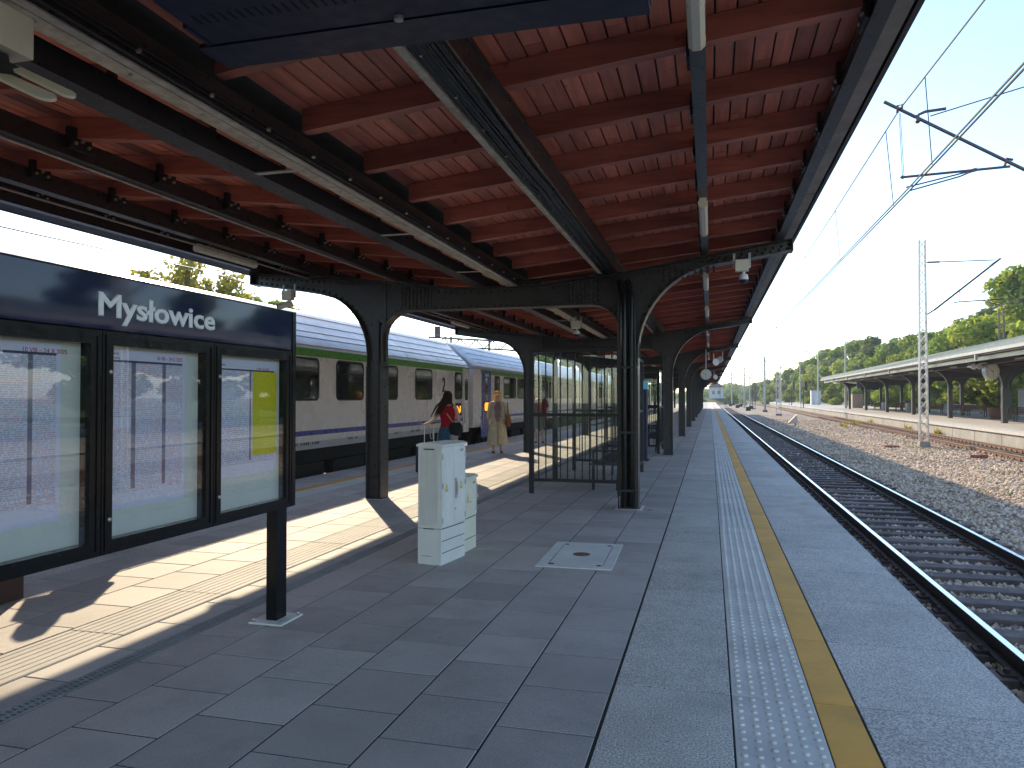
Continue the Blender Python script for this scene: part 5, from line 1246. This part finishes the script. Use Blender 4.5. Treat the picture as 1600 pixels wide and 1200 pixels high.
def bench(label, u, y, rz, loc=None):
    t = thing('platform_bench', label, 'bench', (fx(u, y), y, 0), rz, 'slatted benches on the far platform')
    for k in range(5): part('seat_slat', MB().box(-.85, .85, -.25 + .1 * k, -.165 + .1 * k, .43, .465), 'bench_wood', t, local=True)
    for k in range(4): part('back_slat', MB().box(-.85, .85, .255 + .02 * k, .285 + .02 * k, .52 + .105 * k, .61 + .105 * k), 'bench_wood', t, local=True)
    for x in (-.75, .75):
        part('leg', MB().bar((x, -.24, 0), (x, -.24, .65), .05, .05).bar((x, .22, 0), (x, .34, .93), .05, .05).bar((x, -.26, .65), (x, .28, .65), .05, .04).bar((x, -.24, .40), (x, .24, .40), .04, .04), 'steel_matt', t, local=True)
bench('slatted brown bench between the two nearest far columns, before the pale car', 6.1, 69.5, R(185)); bench('slatted brown bench left of the round planter on the far platform', 6.0, 65.0, R(180)); bench('slatted brown bench at the right edge of the picture under the far canopy', 6.1, 54.5, R(180)); bench('slatted brown bench cut by the right edge of the picture', 6.4, 50.5, R(180))
bench('dark bench far along the second platform by the small white sign', 6.0, 101, R(180)); bench('brown bench in front of the lawn on the far platform', 6.2, 90, R(180)); bench('brown bench just right of the pale lattice mast on the far platform', 6.2, 78, R(180))
t = thing('round_planter', 'round wooden tub planter on the far platform under the clock', 'planter', (fx(6.4, 61), 61, 0))
part('tub', MB().lathe([(.52, 0), (.66, .40), (.70, .80), (.64, .80), (.6, .7)], (0, 0, 0), 22), 'bench_wood', t, True, local=True); part('soil', MB().lathe([(.6, .70), (.3, .75), (.05, .77)], (0, 0, 0), 16), 'earth', t, local=True)
for i, (u, y, n) in enumerate(((6.3, 88, 'pale concrete bin between the far columns, left of the lattice mast'), (6.0, 99, 'small pale concrete bin beside the dark far bench'))):
    solo('concrete_bin', MB().lathe([(.35, 0), (.38, .85), (.33, .95), (.2, .96)], (fx(u, y), y, 0), 14), 'pale_concrete', n, 'bin', 'concrete bins on the far platform', True)
t = thing('platform_clock', 'oval looking double clock hanging from the far canopy', 'clock', (fx(2.6, 49.9), 49.9, 3.09)); t.rotation_euler = (0, 0, R(28))
part('case', MB().lathe([(.46, -.16), (.5, -.14), (.5, .14), (.46, .16)], (0, 0, 0), 30, 'y'), 'galv', t, True, local=True)
f = part('face', MB().lathe([(.45, -.168), (.45, -.161)], (0, 0, 0), 28, 'y'), 'clockface', t, local=True); b = MB()
for k in range(12): a = R(30 * k); b.bar((.34 * math.sin(a), -.17, .34 * math.cos(a)), (.41 * math.sin(a), -.17, .41 * math.cos(a)), .03, .004, (0, 1, 0))
part('hour_mark', b, 'print', f, local=True); part('hand', MB().bar((0, -.172, -.04), (-.20, -.172, .10), .03, .004, (0, 1, 0)).bar((0, -.174, .06), (0, -.174, -.36), .022, .004, (0, 1, 0)), 'print', f, local=True)
part('drop_rod', MB().tube([(0, 0, .48), (0, 0, .62)], .04, 8), 'white', t, local=True)
for i, (u, y) in enumerate(((1.9, 51.2), (2.15, 51.0))):
    t = thing('loudspeaker', ['white horn loudspeaker left of the far clock', 'white horn loudspeaker touching the far clock'][i], 'loudspeaker', (fx(u, y), y, 3.42), R(30), 'horns on the far canopy')
    part('horn', MB().lathe([(.06, .2), (.07, 0), (.2, -.25), (.19, -.26)], (0, 0, 0), 12, 'y'), 'white', t, True, local=True); part('bracket', MB().bar((0, .1, 0), (0, .1, .25), .05, .05), 'galv', t, local=True)
t = thing('train_display', 'navy train display hanging under the far end of the second canopy', 'display', (fx(5.5, 106), 106, 2.6)); part('housing', MB().box(fx(5.5, 106) - 1.1, fx(5.5, 106) + 1.1, 105.8, 106.3, 2.55, 3.6), 'navy', t); part('side_panel', MB().box(fx(5.5, 106) - 1.5, fx(5.5, 106) - 1.15, 105.9, 106.2, 2.75, 3.6), 'train_blue', t)
t = thing('beige_cabin', 'square beige box cabin on the far platform by its last columns', 'kiosk', (fx(6.0, 119), 119, 0)); part('body', MB().box(fx(6, 119) - .72, fx(6, 119) + .72, 118.4, 119.8, 0, 2.1), 'beige_box', t); part('cap', MB().box(fx(6, 119) - .8, fx(6, 119) + .8, 118.3, 119.9, 2.101, 2.2), 'mast_dark', t)
t = thing('white_cabin', 'pale blue white equipment cabin at the end of the far canopy', 'kiosk', (fx(6.3, 172), 172, 0)); part('body', MB().box(20.9, 22.8, 171, 173, 0, 3.0), 'white_wall', t); part('door', MB().box(21.6, 22.5, 170.95, 170.999, .1, 2.5), 'cab_grey', t); part('roof', MB().box(20.8, 22.9, 170.9, 173.1, 3.001, 3.12), 'pale_roof', t)
t = thing('white_shed', 'pale wall of a low building behind the right edge of the far platform', 'building', (24, 64, -.9)); part('wall', MB().box(24.4, 32, 62.4, 70, -.95, 2.15), 'white_wall', t); part('roof', MB().box(24.3, 32.1, 62.3, 70.1, 2.151, 2.3), 'pale_roof', t)
t = thing('parked_car', 'pale blue white car parked beyond the far platform benches', 'car', (25, 86, -.6), R(20))
b = MB(); b.prism([(-2.1, .35), (2.1, .35), (2.15, .8), (1.3, .98), (.7, 1.45), (-1.2, 1.48), (-1.9, 1.0), (-2.15, .9)], -.85, .85); part('body', b, 'car_white', t, local=True)
part('window', MB().prism([(1.15, 1.0), (.66, 1.38), (-1.1, 1.41), (-1.65, 1.02)], -.86, -.851), 'train_glass', t, local=True)
for x in (-1.35, 1.35):
    for y in (-.8, .8): part('wheel', MB().lathe([(.32, -.1), (.32, .1)], (x, y, .32), 14, 'y'), 'rubber', t, local=True)
for i, (x, y, h) in enumerate(((18.6, 115, 9.4), (20.8, 160, 10.5), (21.8, 200, 11.0))):
    t = thing('lamp_post', ['tall grey twin arm lamp post behind the far canopy end', 'twin arm lamp post second farthest, left of the tall one', 'twin arm lamp post farthest off by the wood'][i], 'lamp post', (x, y, -.02), 0, 'twin arm lamp posts on the far platform')
    part('pole', MB().tube([(x, y, -.02), (x, y, h)], [.16, .10], 10), 'mast_grey', t, True)
    for s_ in (-1, 1): part('luminaire', MB().bar((x + s_ * .1, y, h - .05), (x + s_ * 1.5, y, h + (.05 if s_ > 0 else -.12)), .28, .09), 'mast_grey', t)
for i, (x, y, z) in enumerate(((13.9, 120, 4.0), (15.2, 150, 4.4))):
    t = thing('signal_post', ['dark colour light signal on a post left of the white cabin', 'dark signal post farther off along the second platform'][i], 'signal', (x, y, 0)); part('post', MB().tube([(x - .35, y, 0), (x - .35, y, z - 1.4)], .07, 8), 'mast_dark', t)
    part('head', MB().box(x - .2, x + .2, y - .1, y + .1, z - 1.4, z), 'mast_dark', t); part('ladder', MB().bar((x - .7, y + .2, 0), (x - .7, y + .2, z - 1), .05, .05).bar((x - .35, y + .2, 0), (x - .35, y + .2, z - 1), .05, .05), 'mast_dark', t)
for i, (x, y) in enumerate(((24.6, 74), (30.5, 145))): lattice_mast(['dark lattice mast rising behind the far canopy at right', 'dark thin lattice mast in front of the wooded slope'][i], x, y, -.9, 10.2 if i == 0 else 11.5, .5, 'mast_dark', True, 'lattice masts between the tracks', 1.0)
t = thing('platform_sign', 'small blue topped sign on thin posts at the end of the far platform', 'sign', (fx(6, 126), 126, 0)); part('sign_plate', MB().box(fx(5.6, 126), fx(6.1, 126), 125.9, 125.96, 2.5, 2.95), 'blue_led', t); part('post', MB().bar((fx(5.7, 126), 126, 0), (fx(5.7, 126), 126, 2.6), .08, .08).bar((fx(6.6, 126), 126, 0), (fx(6.6, 126), 126, 2.6), .08, .08), 'mast_dark', t)
# signal house far down the line
t = thing('signal_house', 'small white signal house with brownish hipped roof far down the line', 'building', (1.8, 262, -1))
part('wall', MB().box(-.4, 4.3, 260, 266, -1, 5.0), 'white_wall', t)
b = MB(); b.add([(-.9, 259.5, 5.0), (4.8, 259.5, 5.0), (4.8, 266.5, 5.0), (-.9, 266.5, 5.0), (1.2, 262, 6.5), (2.7, 263.5, 6.5)], [(0, 1, 4), (1, 5, 4), (1, 2, 5), (2, 3, 4, 5), (3, 0, 4), (0, 3, 2, 1)]); part('roof', b, 'roof_tile', t)
for x in (.6, 2.4): part('window', MB().box(x, x + .9, 259.95, 259.995, 2.6, 3.8), 'train_glass', t)
part('door', MB().box(3.2, 3.9, 259.95, 259.995, -.9, .6), 'mast_dark', t)
# odd bricks, weeds, a tilted track sign on the ballast
for i, (x, y, a) in enumerate(((7.72, 36.3, .1), (9.6, 31.2, .6))):
    t = thing('brick_stack', ['reddish concrete block lying on the ballast before the lattice mast', 'small rusty block on the ballast near the far rail'][i], 'block', (x, y, -.70), a)
    for k in range(3): part('brick', MB().box(-.3 + .2 * k, -.105 + .2 * k, -.12, .12, 0, .13), 'brick_red', t, local=True)
t = thing('track_marker', 'small grey triangular track marker leaning on the ballast by the near track', 'marker', (6.3, 62, -.74), R(20))
part('plate', MB().prism([(-.55, .25), (.35, .25), (.2, .95)], -.02, .02), 'galv', t, local=True); part('stake', MB().bar((.1, .03, 0), (.1, .03, .5), .08, .05), 'mast_dark', t, local=True)

mb = MB(); mb.add([(-12, 250, -1.0), (9, 250, -1.0), (8, 259.4, 1.2), (-11, 259.4, 1.2), (8, 275, 1.2), (-11, 275, 1.2), (9, 285, -1), (-12, 285, -1)], [(0, 1, 2, 3), (3, 2, 4, 5), (5, 4, 6, 7)])
structure('embankment', mb, 'earth')
# ================================================================== trees
def crown_mesh(name, seed, n_leaf, H, Rw, leaf_m, size, low=.22, blobs=26):
    """leaf clumps spread through a crown made of many overlapping boughs; unit: metres, trunk base at the origin"""
    g = np.random.default_rng(seed); B = []
    for k in range(blobs):
        t = g.uniform(low, .97); prof = math.sin(math.pi * min(1, max(0, (t - low * .6) / (1.02 - low * .6))) ** .8)
        a = g.uniform(0, 6.28); rr_ = Rw * prof * g.uniform(.15, .8)
        B.append((rr_ * math.cos(a), rr_ * math.sin(a), t * H, Rw * g.uniform(.22, .42) * (.6 + .5 * prof)))
    B = np.array(B); w = B[:, 3] ** 2; idx = g.choice(len(B), n_leaf, p=w / w.sum())
    d = g.normal(size=(n_leaf, 3)); d /= np.linalg.norm(d, axis=1)[:, None]
    rad = g.uniform(.35, 1.08, n_leaf) ** .5
    c = B[idx, :3] + d * (B[idx, 3] * rad)[:, None] * np.array([1, 1, .8])
    nrm = d + g.normal(size=(n_leaf, 3)) * .7; nrm /= np.linalg.norm(nrm, axis=1)[:, None]
    t1 = np.cross(nrm, g.normal(size=(n_leaf, 3))); t1 /= np.linalg.norm(t1, axis=1)[:, None]; t2 = np.cross(nrm, t1)
    s_ = size * g.uniform(.5, 1.2, n_leaf); a = t1 * s_[:, None]; b = t2 * (s_ * g.uniform(.4, .8, n_leaf))[:, None]
    V = np.stack([c - a, c - .2 * a + b, c + a, c - .2 * a - b], 1).reshape(-1, 3)
    me = bpy.data.meshes.new(name); me.vertices.add(len(V)); me.vertices.foreach_set('co', V.ravel())
    me.loops.add(n_leaf * 4); me.loops.foreach_set('vertex_index', np.arange(n_leaf * 4, dtype=np.int32))
    me.polygons.add(n_leaf); me.polygons.foreach_set('loop_start', np.arange(0, n_leaf * 4, 4, dtype=np.int32))
    me.update(calc_edges=True); me.materials.append(M[leaf_m]); return me, B
def tree_proto(seed, n, H, Rw, lm, size, low=.22, blobs=26):
    me, B = crown_mesh('crown', seed, n, H, Rw, lm, size, low, blobs); g = random.Random(seed)
    b = MB(); b.tube([(0, 0, -.4), (.1, .05, H * .25), (-.05, .1, H * .55), (.0, 0, H * .85)], [H * .024, H * .019, H * .011, .02], 7)
    for (x, y, z, r) in B[:14]:
        z0 = max(H * .12, z - math.hypot(x, y) * .8 - .5); b.tube([(0, 0, z0), (x * .5, y * .5, (z0 + z) / 2 + .2), (x, y, z)], [H * .008, H * .006, .015], 5)
    return me, b.mesh('trunk', 'bark', True)
PROTO = {
 'green': tree_proto(1, 9000, 10, 3.6, 'leaf_green', .22), 'green2': tree_proto(2, 8500, 10, 3.0, 'leaf_green', .21, .18), 'dark': tree_proto(3, 9000, 10, 3.4, 'leaf_dark', .22, .15),
 'yellow': tree_proto(4, 9000, 10, 3.5, 'leaf_yellow', .21, .2), 'yellow2': tree_proto(5, 8000, 10, 2.7, 'leaf_yellow', .2, .12), 'autumn': tree_proto(6, 3000, 10, 3.6, 'leaf_autumn', .19, .3, 34),
 'silver': tree_proto(8, 9000, 10, 3.8, 'leaf_silver', .2, .1), 'bush': tree_proto(9, 3600, 10, 6.5, 'leaf_yellow', .5, .05, 20), 'bushg': tree_proto(10, 3600, 10, 6.5, 'leaf_green', .5, .05, 20)}
def tree(kind, x, y, H, label, group, rz=None, wide=1.0, z=-1.0):
    cm, tm = PROTO[kind]; s_ = H / 10
    nm = 'shrub' if kind.startswith('bush') else 'leafy_tree'
    t = thing(nm, label, 'shrub' if nm == 'shrub' else 'tree', (x, y, z), rz if rz is not None else random.uniform(0, 6.28), group)
    t.scale = (s_ * wide, s_ * wide, s_); link('trunk', tm, t); link('crown', cm, t)
def order(i):
    return ['first', 'second', 'third', 'fourth', 'fifth', 'sixth', 'seventh', 'eighth', 'ninth', 'tenth', 'eleventh', 'twelfth', 'thirteenth', 'fourteenth', 'fifteenth', 'sixteenth', 'seventeenth', 'eighteenth', 'nineteenth', 'twentieth', 'twenty first', 'twenty second'][i]
ROW = [(30.3, 85, 13.7), (32.8, 97, 13.2), (34.1, 108, 12.4), (34.7, 118, 12.2), (35.0, 128, 12.2), (35.1, 138, 12.3), (34.7, 148, 12.4), (34.5, 160, 13.1), (33.5, 172, 13.8), (32.5, 186, 14.3), (31.1, 200, 14.0), (30.1, 216, 14.1), (29.3, 236, 13.6), (28.6, 258, 12.9), (27.4, 282, 11.9), (25.8, 310, 11.0), (24.0, 345, 9.6), (21.7, 390, 8.5)]
kinds = ['yellow', 'silver', 'dark', 'green', 'yellow2', 'green2', 'yellow', 'green', 'dark', 'yellow', 'green2', 'yellow', 'green', 'yellow2', 'green', 'yellow', 'green', 'dark']
desc = {'yellow': 'yellow green leafy tree', 'yellow2': 'slim yellow green tree', 'dark': 'dark green tree', 'green': 'broad mid green tree', 'green2': 'narrow mid green tree', 'silver': 'silvery green willow like tree', 'autumn': 'thin leaved tree'}
for i, (x, y, h) in enumerate(ROW):
    tree(kinds[i], x, y, (h + 1) * (1.02 if i else 1.06), desc[kinds[i]] + ' on the wooded skyline, ' + order(i) + ' from the right', 'trees of the wooded slope', None, 1.15)
k = 0
for i, (x, y, h) in enumerate(ROW[:17]):
    kd = kinds[(i * 5 + 3) % 18]; xx, yy = x * .965 + 1.5, y * .98 + 7
    tree(kd, xx, yy, (h + 1) * (.80 + .06 * (i % 3)), desc[kd] + ' on the slope below the skyline, ' + order(i) + ' from the right', 'trees of the wooded slope', None, 1.25)
for i, (x, y, h, kd) in enumerate(((33, 76, 8.0, 'silver'), (36, 84, 7.2, 'green'), (31.5, 92, 6.5, 'yellow2'), (38, 70, 9, 'green2'), (28.0, 134, 5.6, 'yellow'), (27, 150, 5.0, 'green'), (26, 178, 5.5, 'yellow2'), (25, 205, 5.2, 'green'), (23, 240, 5.0, 'yellow'))):
    tree(kd, x, y, h, desc[kd] + ' in front row behind the far canopy, ' + order(i) + ' from the right', 'trees of the wooded slope', None, 1.5)
# dark wood edge in shade seen between the far columns
for i in range(9):
    tree('dark', 38 + 1.2 * (i % 3), 104 + 8.5 * i, 9.5, 'dark shaded tree at the back of the lawn, ' + order(i) + ' from the right', 'shaded trees behind the lawn', None, 1.7)
for i, (x, y, h, kd) in enumerate(((27.5, 79, 2.6, 'bush'), (29.5, 76, 3.4, 'bushg'), (30.5, 84, 2.2, 'bush'), (28, 100, 1.6, 'bush'), (25.5, 128, 1.8, 'bushg'), (24.0, 160, 2.4, 'bush'), (22.5, 190, 2.6, 'bush'), (9, 230, 2.2, 'bush'), (6.9, 255, 3.6, 'bush'), (-2.6, 245, 2.6, 'bushg'), (16, 240, 2.6, 'bush'), (19, 265, 3, 'bushg'))):
    tree(kd, x, y, h, ['sunlit yellow green bush', 'mid green bush'][kd == 'bushg'] + [' behind the right far benches', ' beside the low pale building', ' behind the round planter', ' at the near end of the lawn', ' before the far canopy end', ' beside the white cabin', ' beyond the white cabin', ' between the far tracks', ' just right of the signal house', ' left of the signal house', ' at the foot of the far masts', ' under the far wooded slope'][i], 'bushes beyond the tracks')
# trees seen left, over the board and the coaches
L = [(-29.3, 34, 8.4, 'autumn', 'thin leaved tree just above the left end of the board'), (-28.9, 36.5, 9.5, 'autumn', 'thin leaved tree above the station name, its crown against white sky'), (-27.6, 38.5, 8.9, 'autumn', 'thin leaved tree right of the tallest one above the board'),
     (-41.5, 60, 10.9, 'yellow', 'yellow green tree top left of the bullet camera, above the board'), (-40.6, 64, 10.8, 'yellow', 'yellow green tree top just under the bullet camera'), (-41.5, 72, 10.6, 'yellow2', 'slim yellow green tree top right of the bullet camera'),
     (-21, 150, 9.0, 'green', 'green tree seen through the shelter above the coach roofs'), (-17.3, 172, 8.6, 'yellow', 'yellow green tree seen through the shelter bars'), (-13, 200, 8.0, 'green2', 'narrow green tree beyond the shelter columns'), (-24, 130, 8.6, 'yellow', 'yellow green tree behind the second coach roof'), (-25, 112, 8.4, 'green', 'green tree behind the coach roof left of the shelter')]
for (x, y, h, kd, lb) in L: tree(kd, x, y, h + 1, lb, 'trees beyond the coaches', None, 1.0 if kd == 'autumn' else 1.3)
# far-off wood closing the view: one mass
mb_v = []; mb_f = []; o_ = 0; g = np.random.default_rng(50); n = 26000
u = g.uniform(0, 1, n); X = -120 + 210 * u; top = 8 + 2.0 * np.sin(u * 23) + 1.4 * np.sin(u * 61 + 1) + np.clip((X - 10) * .22, 0, 9); Z = -1 + top * g.uniform(0, 1, n) ** .7; Y = 520 + g.uniform(-25, 45, n) - np.clip(X - 10, 0, 80) * .8
cpt = np.stack([X, Y, Z], 1); d1 = g.normal(size=(n, 3)); d2 = g.normal(size=(n, 3)); d1 /= np.linalg.norm(d1, axis=1)[:, None]; d2 /= np.linalg.norm(d2, axis=1)[:, None]
V = np.stack([cpt - d1 * 1.0, cpt + d2 * .7, cpt + d1 * 1.0, cpt - d2 * .7], 1).reshape(-1, 3)
me = bpy.data.meshes.new('distant_wood'); me.from_pydata(V.tolist(), [], np.arange(n * 4).reshape(-1, 4).tolist()); me.materials.append(M['leaf_green'])
tag(link('distant_wood', me), 'far off hazy wood closing the view at the end of the line', 'wood', kind='stuff')
# lawn beyond the far platform and weeds on the ballast
mb = MB(); mb.add([(fx(11.6, 60), 60, -.6), (80, 60, -.2), (80, 300, 1.0), (fx(11.6, 300), 300, -.6)], [(0, 1, 2, 3)]); o = structure('lawn', mb, 'grass')
def tufts(name, spots, label, blades, hmin, hmax, m='grass'):
    V = []; F = []
    for (x, y, r, nb) in spots:
        for _ in range(nb):
            a = random.uniform(0, 6.28); q = r * math.sqrt(random.random()); px, py = x + q * math.cos(a), y + q * math.sin(a); h = random.uniform(hmin, hmax); t = random.uniform(0, 6.28); w = h * .12
            lx, ly = random.uniform(-.5, .5) * h, random.uniform(-.5, .5) * h; z = bz(px, py) if px < 12 else -.75; i = len(V)
            V += [(px - w * math.cos(t), py - w * math.sin(t), z), (px + w * math.cos(t), py + w * math.sin(t), z), (px + lx, py + ly, z + h)]; F.append((i, i + 1, i + 2))
    me = bpy.data.meshes.new(name); me.from_pydata(V, [], F); me.materials.append(M[m]); tag(link(name, me), label, 'weeds', kind='stuff')
tufts('weed', [(9.3, 36.4, .9, 200), (8.3, 24.8, .4, 40), (7.9, 28, .3, 18), (6.4, 19.5, .35, 30), (5.6, 22.5, .3, 16), (9.3, 41, .5, 40)], 'low green weeds growing through the ballast', 0, .05, .17)
tufts('dry_weed', [(10.2 + .02 * 66, 66, .45, 120), (9.9, 62, .3, 30), (12.2 + .02 * 50, 50, .25, 60), (12.2 + .02 * 58, 58, .25, 50), (12.2 + .02 * 72, 72, .3, 60)], 'dry brown tuft beside the far rail', 0, .15, .5, 'leaf_autumn')

# air: a thin even haze over the whole place
mb = MB(); mb.box(-1560, 1560, -360, 3060, -2.2, 17.5)
hz = bpy.data.materials.new('air'); hz.use_nodes = True; ht = hz.node_tree; ht.nodes.clear()
vo = ht.nodes.new('ShaderNodeVolumePrincipled'); vo.inputs['Density'].default_value = HAZE; vo.inputs['Color'].default_value = (.93, .95, 1, 1)
ou = ht.nodes.new('ShaderNodeOutputMaterial'); ht.links.new(vo.outputs[0], ou.inputs['Volume']); M['air'] = hz
tag(link('haze', mb.mesh('haze', 'air')), 'thin pale haze hanging over the whole station', 'haze', kind='stuff')
for i, (x, y, h, kd) in enumerate(((34, 66, 13, 'green'), (37, 56, 12, 'yellow'), (39, 46, 13, 'green2'), (40, 35, 12, 'yellow2'), (42, 24, 13, 'green'), (44, 12, 12, 'yellow'), (46, 0, 12, 'green'))):
    tree(kd, x, y, h, desc[kd] + ' of the near right wood edge, ' + order(i) + ' towards the camera', 'trees of the wooded slope', None, 1.35)
